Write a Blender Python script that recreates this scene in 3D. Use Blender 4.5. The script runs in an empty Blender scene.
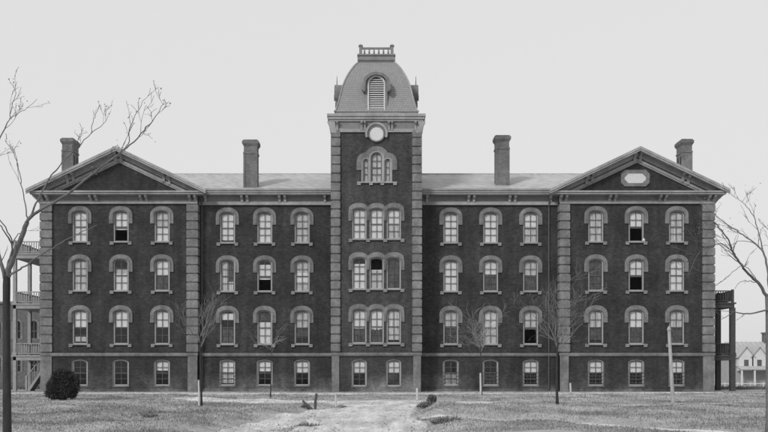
import bpy, math, random
import numpy as np
from mathutils import Vector
R = math.radians
PI = math.pi
random.seed(7)
C = bpy.context.scene.collection
SC = bpy.context.scene

# ------------------------------------------------------------------ camera, sky, sun, exposure
EYE, DIST, F = 1.88, 70.0, 875.0          # eye height, metres to the gabled fronts, focal length in photo pixels
cam_d = bpy.data.cameras.new('camera')
cam = bpy.data.objects.new('camera', cam_d)
C.objects.link(cam)
cam.location = (0, -DIST, EYE)
cam.rotation_euler = (R(90), 0, 0)
cam_d.sensor_width = 36
cam_d.lens = 36 * F / 768
cam_d.shift_x = 7 / 768
cam_d.shift_y = 152 / 768
cam_d.clip_start = 0.1
cam_d.clip_end = 6000
SC.camera = cam

SUN_DIR = Vector((-0.52, -0.72, 0.55)).normalized()      # towards the sun: from the left, in front of the facade
w = bpy.data.worlds.new('World')
SC.world = w
w.use_nodes = True
nt = w.node_tree
nt.nodes.clear()
sky = nt.nodes.new('ShaderNodeTexSky')
sky.sky_type = 'NISHITA'
sky.sun_disc = False
sky.sun_elevation = math.asin(SUN_DIR.z)
sky.sun_rotation = math.atan2(SUN_DIR.x, SUN_DIR.y)
sky.air_density = 2.0
sky.dust_density = 4.0
bw = nt.nodes.new('ShaderNodeRGBToBW')
mixs = nt.nodes.new('ShaderNodeMix')
mixs.data_type = 'RGBA'
mixs.inputs['Factor'].default_value = 0.88            # thin white overcast over the clear sky
mixs.inputs[7].default_value = (8.1, 8.1, 8.1, 1)
bg = nt.nodes.new('ShaderNodeBackground')
bg.inputs['Strength'].default_value = 0.1
wo = nt.nodes.new('ShaderNodeOutputWorld')
nt.links.new(sky.outputs[0], bw.inputs[0])
nt.links.new(bw.outputs[0], mixs.inputs[6])
nt.links.new(mixs.outputs[2], bg.inputs[0])
nt.links.new(bg.outputs[0], wo.inputs[0])

sl = bpy.data.lights.new('sun', 'SUN')
sl.energy = 2.2
sl.angle = R(10)
sl.color = (1, 1, 1)
sun = bpy.data.objects.new('sun', sl)
C.objects.link(sun)
sun.location = SUN_DIR * 100
sun.rotation_euler = (-SUN_DIR).to_track_quat('-Z', 'Y').to_euler()

SC.view_settings.view_transform = 'Standard'
SC.view_settings.look = 'None'
SC.view_settings.gamma = 1
SC.view_settings.use_curve_mapping = False
SC.view_settings.exposure = 0.0
SC.cycles.use_denoising = True
SC.cycles.max_bounces = 6
SC.cycles.volume_bounces = 1
SC.cycles.volume_step_rate = 4

# ------------------------------------------------------------------ coordinates read off the plate
def WX(px, d): return (px - 377.0) * d / F            # metres sideways of a photo column at distance d
def WZ(py, d): return EYE + (368.0 - py) * d / F      # height of a photo row at distance d

# ------------------------------------------------------------------ materials (the plate is black and white: every tone is a grey)
def mat(name, base, var=0.2, scale=3.0, rough=0.85, bump=0.0, brick=None, detail=6, stretch=None, spec=0.3, var2=0.0, scale2=0.4, cvar=0.18, stain=0.0, salts=0.0):
    m = bpy.data.materials.new(name)
    m.use_nodes = True
    t = m.node_tree
    b = t.nodes['Principled BSDF']
    b.inputs['Roughness'].default_value = rough
    b.inputs['Specular IOR Level'].default_value = spec
    tc = t.nodes.new('ShaderNodeTexCoord')
    src = tc.outputs['Object']
    mp = t.nodes.new('ShaderNodeMapping')
    if stretch: mp.inputs['Scale'].default_value = stretch
    t.links.new(src, mp.inputs[0])
    n = t.nodes.new('ShaderNodeTexNoise')
    n.inputs['Scale'].default_value = scale
    n.inputs['Detail'].default_value = detail
    n.inputs['Roughness'].default_value = 0.65
    t.links.new(mp.outputs[0], n.inputs['Vector'])
    mr = t.nodes.new('ShaderNodeMapRange')
    mr.inputs[1].default_value = 0.3; mr.inputs[2].default_value = 0.7
    mr.inputs[3].default_value = 1 - var; mr.inputs[4].default_value = 1 + var
    t.links.new(n.outputs[0], mr.inputs[0])
    cur = mr.outputs[0]
    def mul(a, c):
        q = t.nodes.new('ShaderNodeMath'); q.operation = 'MULTIPLY'
        t.links.new(a, q.inputs[0])
        if isinstance(c, float): q.inputs[1].default_value = c
        else: t.links.new(c, q.inputs[1])
        return q.outputs[0]
    if var2:
        n2 = t.nodes.new('ShaderNodeTexNoise')
        n2.inputs['Scale'].default_value = scale2; n2.inputs['Detail'].default_value = 4
        t.links.new(mp.outputs[0], n2.inputs['Vector'])
        m2 = t.nodes.new('ShaderNodeMapRange')
        m2.inputs[1].default_value = 0.35; m2.inputs[2].default_value = 0.65
        m2.inputs[3].default_value = 1 - var2; m2.inputs[4].default_value = 1 + var2
        t.links.new(n2.outputs[0], m2.inputs[0])
        cur = mul(cur, m2.outputs[0])
    height = n.outputs[0]
    if brick:
        bwid, brow, mort, dark = brick
        sx = t.nodes.new('ShaderNodeSeparateXYZ'); t.links.new(src, sx.inputs[0])
        ad = t.nodes.new('ShaderNodeMath'); ad.operation = 'ADD'
        t.links.new(sx.outputs[0], ad.inputs[0]); t.links.new(sx.outputs[1], ad.inputs[1])
        cx = t.nodes.new('ShaderNodeCombineXYZ')
        t.links.new(ad.outputs[0], cx.inputs[0]); t.links.new(sx.outputs[2], cx.inputs[1])
        br = t.nodes.new('ShaderNodeTexBrick')
        br.inputs['Scale'].default_value = 1
        br.inputs['Brick Width'].default_value = bwid
        br.inputs['Row Height'].default_value = brow
        br.inputs['Mortar Size'].default_value = mort
        br.inputs['Color1'].default_value = (1-cvar,)*3 + (1,)
        br.inputs['Color2'].default_value = (1+cvar,)*3 + (1,)
        br.inputs['Mortar'].default_value = (dark, dark, dark, 1)
        t.links.new(cx.outputs[0], br.inputs['Vector'])
        g = t.nodes.new('ShaderNodeRGBToBW'); t.links.new(br.outputs[0], g.inputs[0])
        cur = mul(cur, g.outputs[0])
    if stain:
        mp3 = t.nodes.new('ShaderNodeMapping'); mp3.inputs['Scale'].default_value = (1.1, 1.1, .13)
        t.links.new(src, mp3.inputs[0])
        n3 = t.nodes.new('ShaderNodeTexNoise'); n3.inputs['Scale'].default_value = 1.4; n3.inputs['Detail'].default_value = 5
        t.links.new(mp3.outputs[0], n3.inputs['Vector'])
        m3 = t.nodes.new('ShaderNodeMapRange'); m3.inputs[1].default_value = .35; m3.inputs[2].default_value = .68
        m3.inputs[3].default_value = 1+stain; m3.inputs[4].default_value = 1-stain
        t.links.new(n3.outputs[0], m3.inputs[0]); cur = mul(cur, m3.outputs[0])
    if salts:                                            # pale salts bloomed on the lowest courses
        sz = t.nodes.new('ShaderNodeSeparateXYZ'); t.links.new(src, sz.inputs[0])
        m4 = t.nodes.new('ShaderNodeMapRange'); m4.inputs[1].default_value = .15; m4.inputs[2].default_value = 1.5; m4.inputs[3].default_value = 1; m4.inputs[4].default_value = 0
        t.links.new(sz.outputs[2], m4.inputs[0])
        n4 = t.nodes.new('ShaderNodeTexNoise'); n4.inputs['Scale'].default_value = .28; n4.inputs['Detail'].default_value = 6
        t.links.new(src, n4.inputs['Vector'])
        m5 = t.nodes.new('ShaderNodeMapRange'); m5.inputs[1].default_value = .4; m5.inputs[2].default_value = .65; m5.inputs[3].default_value = 0; m5.inputs[4].default_value = salts
        t.links.new(n4.outputs[0], m5.inputs[0])
        pr = mul(m4.outputs[0], m5.outputs[0])
        a1 = t.nodes.new('ShaderNodeMath'); a1.operation = 'ADD'; a1.inputs[1].default_value = 1; t.links.new(pr, a1.inputs[0])
        cur = mul(cur, a1.outputs[0])
    cur = mul(cur, float(base))
    t.links.new(cur, b.inputs['Base Color'])
    if bump:
        bp = t.nodes.new('ShaderNodeBump')
        bp.inputs['Strength'].default_value = bump
        bp.inputs['Distance'].default_value = 0.03
        t.links.new(height, bp.inputs['Height'])
        t.links.new(bp.outputs[0], b.inputs['Normal'])
    return m

M = {}
M['brick'] = mat('brick', 0.03, 0.3, 3.0, 0.9, 0.4, brick=(0.23, 0.078, 0.009, 1.5), var2=0.22, scale2=0.5, spec=0.15, cvar=.32, stain=.22, salts=2.8)
M['brick_tower'] = mat('brick_tower', 0.044, 0.26, 3.0, 0.9, 0.4, brick=(0.23, 0.078, 0.009, 1.45), var2=0.18, scale2=0.5, spec=0.15, cvar=.3, stain=.2, salts=2.6)
M['brick_halation'] = mat('brick_halation', 0.13, 0.2, 3, 0.9, 0.3, brick=(0.23, 0.078, 0.009, 1.2), var2=0.2, scale2=0.6, spec=0.2)  # chimney brick, its tone paled to imitate halation against the bright sky
M['brick_annex'] = mat('brick_annex', 0.11, 0.2, 3, 0.9, 0.2, brick=(0.23, 0.078, 0.009, 1.2), spec=0.2)
M['stone'] = mat('stone', 0.155, 0.25, 5, 0.85, 0.4, var2=0.2, scale2=0.9, stain=.18)
M['stone_pale'] = mat('stone_pale', 0.22, 0.16, 5, 0.85, 0.3, var2=0.12, scale2=0.7)
M['trim'] = mat('trim', 0.27, 0.14, 4, 0.7, 0.15, var2=0.12, scale2=0.7, stain=.12)
M['frieze'] = mat('frieze', 0.18, 0.15, 4, 0.8, 0.1, var2=0.1)
M['casing'] = mat('casing', 0.36, 0.12, 6, 0.6, 0.0)
M['sash'] = mat('sash', 0.08, 0.15, 6, 0.6)
M['blind'] = mat('blind', 0.74, 0.05, 2.5, 0.9, var2=0.06, scale2=.8)
M['curtain'] = mat('curtain', 0.52, 0.25, 2.5, 0.95, stretch=(3, 1, 0.6), detail=2)
M['drape'] = mat('drape', 0.06, 0.7, 2.2, 0.95, stretch=(1.6, 1, 1.0), detail=2)
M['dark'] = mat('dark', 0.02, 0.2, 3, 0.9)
M['slate'] = mat('slate', 0.38, 0.1, 2.5, 0.55, 0.1, brick=(0.3, 0.18, 0.012, 0.85), var2=0.05, scale2=0.25, spec=0.5)
M['mansard'] = mat('mansard', 0.23, 0.08, 3, 0.6, 0.1, brick=(0.24, 0.17, 0.018, 0.66), spec=0.5, cvar=0.07)
M['louver'] = mat('louver', 0.5, 0.1, 5, 0.6)
M['disc'] = mat('disc', 0.55, 0.04, 4, 0.4)
M['metal'] = mat('metal', 0.06, 0.2, 5, 0.5, spec=0.5)
M['porch_pale'] = mat('porch_pale', 0.26, 0.2, 4, 0.8)
M['porch_dark'] = mat('porch_dark', 0.05, 0.25, 4, 0.85)
M['bark'] = mat('bark', 0.04, 0.4, 9, 0.95, 0.8, stretch=(1, 1, 0.25), spec=0.1)
M['twig'] = mat('twig', 0.13, 0.3, 6, 0.9, spec=0.1)
M['twig_pale'] = mat('twig_pale', 0.22, 0.3, 6, 0.9, spec=0.1)
M['stake_white'] = mat('stake_white', 0.46, 0.15, 6, 0.8, 0.3)
M['twig_mid'] = mat('twig_mid', 0.17, 0.3, 6, 0.9, spec=0.1)
M['post_white'] = mat('post_white', 0.33, 0.25, 6, 0.8, 0.4, stretch=(1, 1, 0.2))
M['post_dark'] = mat('post_dark', 0.07, 0.3, 6, 0.9, 0.4, stretch=(1, 1, 0.2))
M['needle'] = mat('needle', 0.045, 0.8, 9, 0.9, spec=0.15)
M['weed'] = mat('weed', 0.16, 0.4, 5, 0.95, spec=0.1)
M['soil'] = mat('soil', 0.32, 0.25, 1.1, 1.0, 0.6, var2=0.22, scale2=0.22, spec=0.05)
M['path'] = mat('path', 0.5, 0.25, 3.2, 1.0, 0.9, var2=0.22, scale2=0.6, spec=0.05, stretch=(2.2, .5, 1), detail=9)
M['rut'] = mat('rut', 0.48, 0.2, 2.2, 1.0, 0.5, var2=0.2, scale2=0.6, spec=0.05)
M['rock'] = mat('rock', 0.16, 0.3, 5, 0.9, 0.5)
M['house_white'] = mat('house_white', 0.55, 0.08, 1, 0.8)
M['house_grey'] = mat('house_grey', 0.3, 0.1, 1, 0.8)
M['house_roof'] = mat('house_roof', 0.38, 0.15, 2, 0.7)

def glass_mat():
    m = bpy.data.materials.new('glass'); m.use_nodes = True
    t = m.node_tree; t.nodes.clear()
    o = t.nodes.new('ShaderNodeOutputMaterial')
    mx = t.nodes.new('ShaderNodeMixShader')
    tr = t.nodes.new('ShaderNodeBsdfTransparent'); tr.inputs[0].default_value = (0.93, 0.93, 0.93, 1)
    gl = t.nodes.new('ShaderNodeBsdfGlossy'); gl.inputs['Roughness'].default_value = 0.05
    n = t.nodes.new('ShaderNodeTexNoise'); n.inputs['Scale'].default_value = 0.9
    bp = t.nodes.new('ShaderNodeBump'); bp.inputs['Strength'].default_value = 0.1; bp.inputs['Distance'].default_value = 0.05
    tc = t.nodes.new('ShaderNodeTexCoord')
    t.links.new(tc.outputs['Object'], n.inputs['Vector'])
    t.links.new(n.outputs[0], bp.inputs['Height']); t.links.new(bp.outputs[0], gl.inputs['Normal'])
    mx.inputs[0].default_value = 0.03
    t.links.new(tr.outputs[0], mx.inputs[1]); t.links.new(gl.outputs[0], mx.inputs[2])
    t.links.new(mx.outputs[0], o.inputs[0])
    return m
M['glass'] = glass_mat()

# ------------------------------------------------------------------ mesh helpers
ROOTLOC = {}
class MB:
    def __init__(s): s.v = []; s.f = []
    def add(s, vs, fs):
        k = len(s.v); s.v.extend([tuple(p) for p in vs]); s.f.extend([tuple(k + i for i in f) for f in fs])
        return s
    def box(s, x0, x1, y0, y1, z0, z1):
        if x0 > x1: x0, x1 = x1, x0
        return s.add([(x0,y0,z0),(x1,y0,z0),(x1,y1,z0),(x0,y1,z0),(x0,y0,z1),(x1,y0,z1),(x1,y1,z1),(x0,y1,z1)],
                     [(0,3,2,1),(4,5,6,7),(0,1,5,4),(1,2,6,5),(2,3,7,6),(3,0,4,7)])
    def taper(s, cx, cy, z0, z1, hx0, hy0, hx1, hy1):
        v = [(cx-hx0,cy-hy0,z0),(cx+hx0,cy-hy0,z0),(cx+hx0,cy+hy0,z0),(cx-hx0,cy+hy0,z0),
             (cx-hx1,cy-hy1,z1),(cx+hx1,cy-hy1,z1),(cx+hx1,cy+hy1,z1),(cx-hx1,cy+hy1,z1)]
        return s.add(v, [(0,3,2,1),(4,5,6,7),(0,1,5,4),(1,2,6,5),(2,3,7,6),(3,0,4,7)])
    def prism(s, pts, fn, a, b):
        """pts: 2-D outline; fn(u, v, depth) -> xyz; extruded from depth a to b"""
        n = len(pts)
        vs = [fn(u, v, a) for u, v in pts] + [fn(u, v, b) for u, v in pts]
        fs = [tuple(range(n)), tuple(range(2*n-1, n-1, -1))]
        fs += [(i, n+i, n+(i+1) % n, (i+1) % n) for i in range(n)]
        return s.add(vs, fs)
    def band(s, outer, inner, y0, y1, fn=None, closed=False):
        fn = fn or (lambda u, v, d: (u, d, v))
        n = len(outer)
        vs = [fn(u,v,y0) for u,v in outer] + [fn(u,v,y0) for u,v in inner] + [fn(u,v,y1) for u,v in outer] + [fn(u,v,y1) for u,v in inner]
        fs = []
        for i in range(n if closed else n-1):
            j = (i+1) % n
            fs += [(i, j, n+j, n+i), (2*n+i, 3*n+i, 3*n+j, 2*n+j), (i, 2*n+i, 2*n+j, j), (n+i, n+j, 3*n+j, 3*n+i)]
        if not closed:
            fs += [(0, n, 3*n, 2*n), (n-1, 3*n-1, 4*n-1, 2*n-1)]
        return s.add(vs, fs)
    def tube(s, pts, rads, k=6, cap=True):
        pts = [Vector(p) for p in pts]; n = len(pts); base = len(s.v)
        up = Vector((0.13, 0.97, 0.2)).normalized()
        for i, p in enumerate(pts):
            d = (pts[min(i+1, n-1)] - pts[max(i-1, 0)])
            d = d.normalized() if d.length > 1e-9 else Vector((0, 0, 1))
            a = d.cross(up); a = a.normalized() if a.length > 1e-3 else d.cross(Vector((1, 0, 0))).normalized()
            b = d.cross(a)
            for j in range(k):
                t = 2*PI*j/k
                q = p + (a*math.cos(t) + b*math.sin(t))*rads[i]
                s.v.append((q.x, q.y, q.z))
        for i in range(n-1):
            for j in range(k):
                s.f.append((base+i*k+j, base+i*k+(j+1) % k, base+(i+1)*k+(j+1) % k, base+(i+1)*k+j))
        if cap:
            s.f.append(tuple(base+j for j in range(k-1, -1, -1)))
            s.f.append(tuple(base+(n-1)*k+j for j in range(k)))
        return s
    def build(s, name, m, parent=None, smooth=False):
        me = bpy.data.meshes.new(name)
        L = ROOTLOC.get(parent.name, (0, 0, 0)) if parent else (0, 0, 0)
        if L != (0, 0, 0): vs = [(x-L[0], y-L[1], z-L[2]) for x, y, z in s.v]
        else: vs = s.v
        me.from_pydata(vs, [], s.f)
        if smooth: me.polygons.foreach_set('use_smooth', [True]*len(me.polygons))
        me.materials.append(m)
        me.update()
        o = bpy.data.objects.new(name, me); C.objects.link(o)
        if parent:
            o.parent = parent
            ROOTLOC[o.name] = L
        return o
def tag(o, label=None, cat=None, group=None, kind=None):
    if label: o['label'] = label
    if cat: o['category'] = cat
    if group: o['group'] = group
    if kind: o['kind'] = kind
    return o
def thing(name, loc, label, cat, group=None):
    o = bpy.data.objects.new(name, None); C.objects.link(o); o.location = loc
    o.empty_display_size = 0.2
    ROOTLOC[o.name] = tuple(loc)
    return tag(o, label, cat, group)

def arch(cx, hw, zb, zs, rise, n=12, p=2.0):
    """open outline: up the left side, over the arch, down the right side"""
    pts = [(cx-hw, zb)]
    for i in range(n+1):
        t = PI*i/n
        c, s_ = -math.cos(t), math.sin(t)
        pts.append((cx + hw*math.copysign(abs(c)**(2/p), c), zs + rise*abs(s_)**(2/p)))
    pts.append((cx+hw, zb))
    return pts

# ------------------------------------------------------------------ terrain
DRIVE = [(-2.3, -52), (-1.6, -44.5), (-0.9, -40), (-0.6, -35), (-0.2, -30), (0.2, -25), (0.3, -20)]
DRIVE_W = [1.9, 2.3, 2.6, 3.2, 5.5, 9.0, 8.0]
# centre lines given as (x, distance from the camera, half width)
def ribbon_pts(l): return [(x, d-DIST, h) for x, d, h in l]
PATHS = {
 'drive': [(-0.6, 8, 1.9), (-0.5, 16, 1.9), (-0.45, 25, 1.95), (-0.4, 30, 1.9), (-0.4, 35, 1.7), (0.0, 39, 1.7), (0.3, 42, 2.2), (0.6, 44.5, 3.2), (0.8, 46.5, 4.6), (1.0, 48, 5.2)],
 'walk_front': [(-27, 64.6, 1.0), (-20, 64.4, 1.3), (-12, 64.0, 1.7), (-6, 63.6, 2.0), (-1, 63.5, 1.6), (6, 64, 1.6), (14, 64.5, 1.3), (22, 65.5, 0.8), (26, 66, 0.3)],
 'walk_cross': [(-13.5, 54.5, 0.3), (-11, 53, 0.9), (-8, 50.5, 1.8), (-5, 48.0, 2.6), (-2, 46.5, 2.6), (1.2, 45, 2.2), (4, 45.5, 1.0), (7, 47.5, 0.3)],
 'walk_left': [(-2.2, 40, 0.5), (-2.9, 35, 0.75), (-3.4, 30, 0.9), (-3.8, 26, 1.1), (-4.3, 20, 1.2), (-5.0, 12, 1.2)],
 'walk_right': [(1.9, 32.0, 0.5), (3.4, 30.6, 0.5), (4.8, 28.9, 0.45), (6.2, 27.4, 0.45), (7.8, 25.6, 0.42), (10, 22.6, 0.4)],
}
def seg_mask(X, Y, pts):
    """signed distance (metres, <0 inside) to a ribbon of changing half width"""
    best = np.full(X.shape, 1e9)
    for (x0, y0, w0), (x1, y1, w1) in zip(pts[:-1], pts[1:]):
        dx, dy = x1-x0, y1-y0
        t = np.clip(((X-x0)*dx + (Y-y0)*dy) / (dx*dx+dy*dy), 0, 1)
        d = np.hypot(X-(x0+t*dx), Y-(y0+t*dy)) - (w0 + t*(w1-w0))
        best = np.minimum(best, d)
    return best
def path_dist(X, Y):
    X = np.asarray(X, float); Y = np.asarray(Y, float)
    b = np.full(X.shape, 1e9)
    for l in PATHS.values(): b = np.minimum(b, seg_mask(X, Y, ribbon_pts(l)))
    return b
def wob(X, Y):
    return (0.06*np.sin(X*0.9+1.3)*np.cos(Y*0.6) + 0.035*np.sin(X*2.3+Y*1.1) + 0.03*np.cos(Y*1.7-X*0.7+2))
def terrain(X, Y):
    X = np.asarray(X, float); Y = np.asarray(Y, float)
    flat = np.clip((-5.0-Y)/6.0, 0, 1)                   # level beside the walls
    pd = path_dist(X, Y)
    bank = 0.24*np.clip((pd+0.3)/1.2, 0, 1) * np.clip((-24-Y)/10, 0, 1)
    z = flat*(0.9*wob(X, Y)*np.clip((pd+1.5)/2, 0.25, 1) + bank)
    back = np.clip((Y-10)/50, 0, 1)
    z = z - 1.72*back*back*(3-2*back)
    # the weedy mound where the drive meets the right lawn
    z = z + 0.32*np.exp(-(((X-2.75)/0.55)**2 + ((Y+34.6)/2.0)**2)) + 0.1*np.exp(-(((X+2.35)/0.4)**2 + ((Y+34.2)/2.4)**2))
    return z
def tz(x, y): return float(terrain(x, y))

def grid_mesh(name, xs, ys, m, dz=0.0):
    X, Y = np.meshgrid(xs, ys)
    Z = terrain(X, Y) + dz
    V = np.stack([X, Y, Z], -1).reshape(-1, 3)
    nx, ny = len(xs), len(ys)
    i = np.arange(nx-1)[None, :] + nx*np.arange(ny-1)[:, None]
    Fc = np.stack([i, i+1, i+nx+1, i+nx], -1).reshape(-1, 4)
    me = bpy.data.meshes.new(name)
    me.from_pydata(V.tolist(), [], Fc.tolist())
    me.polygons.foreach_set('use_smooth', [True]*len(me.polygons))
    me.materials.append(m); me.update()
    o = bpy.data.objects.new(name, me); C.objects.link(o)
    return o
xs = np.concatenate([[-700, -500, -350, -220, -120, -80], np.arange(-60, -34, 2), np.arange(-34, 34.1, 0.35), np.arange(36, 62, 2), [80, 120, 220, 350, 500, 700]])
ys = np.concatenate([[-200, -150, -100, -80, -72], np.arange(-68, -8, 0.35), np.arange(-8, 20, 1.5), np.arange(20, 70, 4), [90, 130, 200, 400, 800, 1290]])
g = grid_mesh('ground', xs, ys, M['soil']); tag(g, kind='structure')

def ribbon(name, pts, m, dz, seed):
    rs = random.Random(seed)
    P = []
    pts = ribbon_pts(pts)
    for (x0, y0, w0), (x1, y1, w1) in zip(pts[:-1], pts[1:]):
        n = max(2, int(math.hypot(x1-x0, y1-y0)/0.3))
        for i in range(n):
            t = i/n; P.append((x0+t*(x1-x0), y0+t*(y1-y0), w0+t*(w1-w0)))
    P.append(pts[-1])
    b = MB(); K = 22 if name == 'drive' else 8
    e = [0, 0]
    for i, (x, y, h) in enumerate(P):
        a = P[max(i-3, 0)]; c = P[min(i+3, len(P)-1)]
        dx, dy = c[0]-a[0], c[1]-a[1]; L = math.hypot(dx, dy); nx_, ny_ = -dy/L, dx/L
        for s in (0, 1): e[s] = e[s]*0.75 + rs.uniform(-1, 1)*0.13*min(1, h)
        for k in range(K+1):
            u = -1 + 2*k/K
            off = u*(h + (e[0] if u < 0 else e[1]))
            px_, py_ = x+nx_*off, y+ny_*off
            edge = 0.03*(1-abs(u)**6)
            if name == 'drive':
                for to in (-.72, .72): edge += -.045*math.exp(-((off-to)/.13)**2) + .022*math.exp(-((off-to-.27)/.12)**2) + .022*math.exp(-((off-to+.27)/.12)**2)
                edge = max(0, edge+.02)*(1-abs(u)**4)
            b.v.append((px_, py_, tz(px_, py_) + dz + edge - 0.04*(abs(u) > 0.99)))
    for i in range(len(P)-1):
        for k in range(K):
            q = i*(K+1)+k; b.f.append((q, q+K+1, q+K+2, q+1))
    return tag(b.build(name, m, smooth=True), kind='structure')
for i, (n_, l) in enumerate(PATHS.items()):
    ribbon('drive' if n_ == 'drive' else 'path', l, M['path'], 0.008+0.006*(5-i)+(.05 if n_ == 'walk_right' else 0), 5+i)

# ------------------------------------------------------------------ main building
B = thing('brick_building', (0, 0, 0), 'long four-storey dark brick institution with a mansard-roofed central tower and two gabled wings', 'building')

def wall_front(b, x0, x1, z0, z1, y, cols, depth=0.24):
    """cols: list of (cx, hw, [(zb, zs, rise), ...]) -> front face with arched holes and their reveals"""
    cols = sorted(cols)
    cur = x0
    for cx, hw, ops in cols:
        b.add([(cur,y,z0),(cx-hw,y,z0),(cx-hw,y,z1),(cur,y,z1)], [(0,1,2,3)])
        zz = z0
        ops = sorted(ops)
        for i, (zb, zs, rise) in enumerate(ops):
            b.add([(cx-hw,y,zz),(cx+hw,y,zz),(cx+hw,y,zb),(cx-hw,y,zb)], [(0,1,2,3)])
            top = ops[i+1][0] if i+1 < len(ops) else z1
            top_here = zs+rise+0.05
            if top_here > top: top_here = top
            o = arch(cx, hw, zb, zs, rise)[1:-1]
            for (ua, va), (ub, vb) in zip(o[:-1], o[1:]):
                b.add([(ua,y,va),(ub,y,vb),(ub,y,top_here),(ua,y,top_here)], [(0,1,2,3)])
            full = arch(cx, hw, zb, zs, rise); full.append(full[0])
            for (ua, va), (ub, vb) in zip(full[:-1], full[1:]):
                b.add([(ua,y,va),(ub,y,vb),(ub,y+depth,vb),(ua,y+depth,va)], [(0,3,2,1)])
            zz = top_here
        b.add([(cx-hw,y,zz),(cx+hw,y,zz),(cx+hw,y,z1),(cx-hw,y,z1)], [(0,1,2,3)])
        cur = cx+hw
    b.add([(cur,y,z0),(x1,y,z0),(x1,y,z1),(cur,y,z1)], [(0,1,2,3)])

def jig(): return random.uniform(-.035, .035)
BLIND = {'L': 'blind', 'M': 'curtain', 'D': 'drape'}
def window(cx, hw, zb, zt, rise, y, fills, hood=True, sill=True, bars=False, grid=(2, 4), sash_open=None, hood_hw=None, label=None):
    """one window part of the building with its sub-parts; zb..zt is the masonry opening"""
    zs = zt-rise
    w_ = MB()
    cw = 0.08
    w_.band(arch(cx, hw-0.002, zb, zs, rise-0.002), arch(cx, hw-cw, zb+cw, zs, rise-cw*0.55), y+0.05, y+0.17)
    w_.box(cx-hw+cw, cx+hw-cw, y+0.05, y+0.17, zb+0.002, zb+cw)
    W = w_.build('window', M['casing'], B)
    if label: W['label'] = label
    ih = hw-cw; z0 = zb+cw; z1 = zs+rise-cw*0.55
    H = z1-z0
    s_ = MB()
    s_.band(arch(cx, ih-0.003, z0, zs, rise-cw*0.55-0.003), arch(cx, ih-0.055, z0+0.06, zs, rise-cw*0.55-0.05), y+0.09, y+0.15)
    nx, nz = grid
    zm = z0 + H*0.5
    lo, hi = z0, z1
    if sash_open == 'bottom': lo = z0+H*0.45
    if sash_open == 'top': hi = z0+H*0.62
    for i in range(1, nx):
        xx = cx-ih + 2*ih*i/nx
        s_.box(xx-0.02, xx+0.02, y+0.1, y+0.14, lo+0.01, hi-0.02)
    for j in range(1, nz):
        zz = z0 + H*j/nz*0.97
        t = 0.035 if 2*j == nz else 0.018
        if lo-0.1 < zz < hi+0.1: s_.box(cx-ih+0.05, cx+ih-0.05, y+0.095, y+0.145, zz-t, zz+t)
    if lo > z0: s_.box(cx-ih+0.05, cx+ih-0.05, y+0.095, y+0.145, lo-0.04, lo+0.03)
    s_.build('sash', M['sash'], W)
    gl = MB()
    gl.box(cx-ih+0.01, cx+ih-0.01, y+0.118, y+0.124, lo, min(hi, z1-0.02) if rise < 0.1 else hi-0.02) if False else gl.prism(
        [p for p in arch(cx, ih-0.02, lo, min(zs, hi-0.05), max(0.02, min(rise-cw*0.55, hi-zs)-0.02) if hi > zs else 0.02)], lambda u, v, d: (u, d, v), y+0.118, y+0.124)
    gl.build('glass', M['glass'], W)
    for (a, c, k) in fills:
        xa, xb = cx-ih-0.02, cx+ih+0.02
        if len(k) > 1:                                  # a curtain drawn to one side
            mid = cx + (0.05 if k[1] == 'l' else -0.05)
            if k[1] == 'l': xb = mid
            else: xa = mid
        bb = MB()
        yy = y+0.19 + random.uniform(0, 0.02)
        zz0 = z0 + H*(a + (jig() if a > .3 else 0)) - (0.06 if a <= 0 else 0); zz1 = z0 + H*c + (0.03 if c >= 1 else 0)
        n = 10
        for i in range(n+1):
            xx = xa + (xb-xa)*i/n
            dy = 0.012*math.sin(i*2.1+cx) if k[0] != 'L' else 0.002*math.sin(i)
            sg = 0.02*math.sin(PI*i/n) if k[0] == 'L' else 0
            bb.v += [(xx, yy+dy, zz0-sg), (xx, yy+dy, zz1)]
        bb.f = [(2*i, 2*i+2, 2*i+3, 2*i+1) for i in range(n)]
        bb.build('blind' if k[0] == 'L' else 'curtain', M[BLIND[k[0]]], W)
    if sill:
        q = MB()
        q.box(cx-0.86, cx+0.86, y-0.16, y-0.001, zb-0.09, zb)
        for sx in (-1, 1): q.box(cx+sx*0.86, cx+sx*0.58, y-0.13, y-0.001, zb-0.24, zb-0.092)
        q.build('sill', M['stone_pale'], W)
    if hood:
        hh = hood_hw or 0.93
        q = MB()
        q.band(arch(cx, hh, zs-0.72, zs-0.1, rise+0.5, 16, 2.2), arch(cx, hw+0.001, zs-0.72, zs, rise+0.02, 16), y-0.09, y-0.002)
        q.band(arch(cx, hw+0.12, zs-0.72, zs, rise+0.14, 16), arch(cx, hw+0.05, zs-0.72, zs, rise+0.07, 16), y-0.13, y-0.091)
        q.build('hood', M['stone'], W)
    if bars:
        q = MB()
        for i in range(4):
            zz = z0+0.12+i*0.28
            q.box(cx-hw-0.04, cx+hw+0.04, y-0.04, y-0.01, zz-0.018, zz+0.018)
        for xx in (-0.3, 0, 0.3): q.box(cx+xx-0.01, cx+xx+0.01, y-0.009, y+0.01, z0+0.03, z0+1.05)
        q.build('window_bars', M['metal'], W)
    return W

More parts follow.
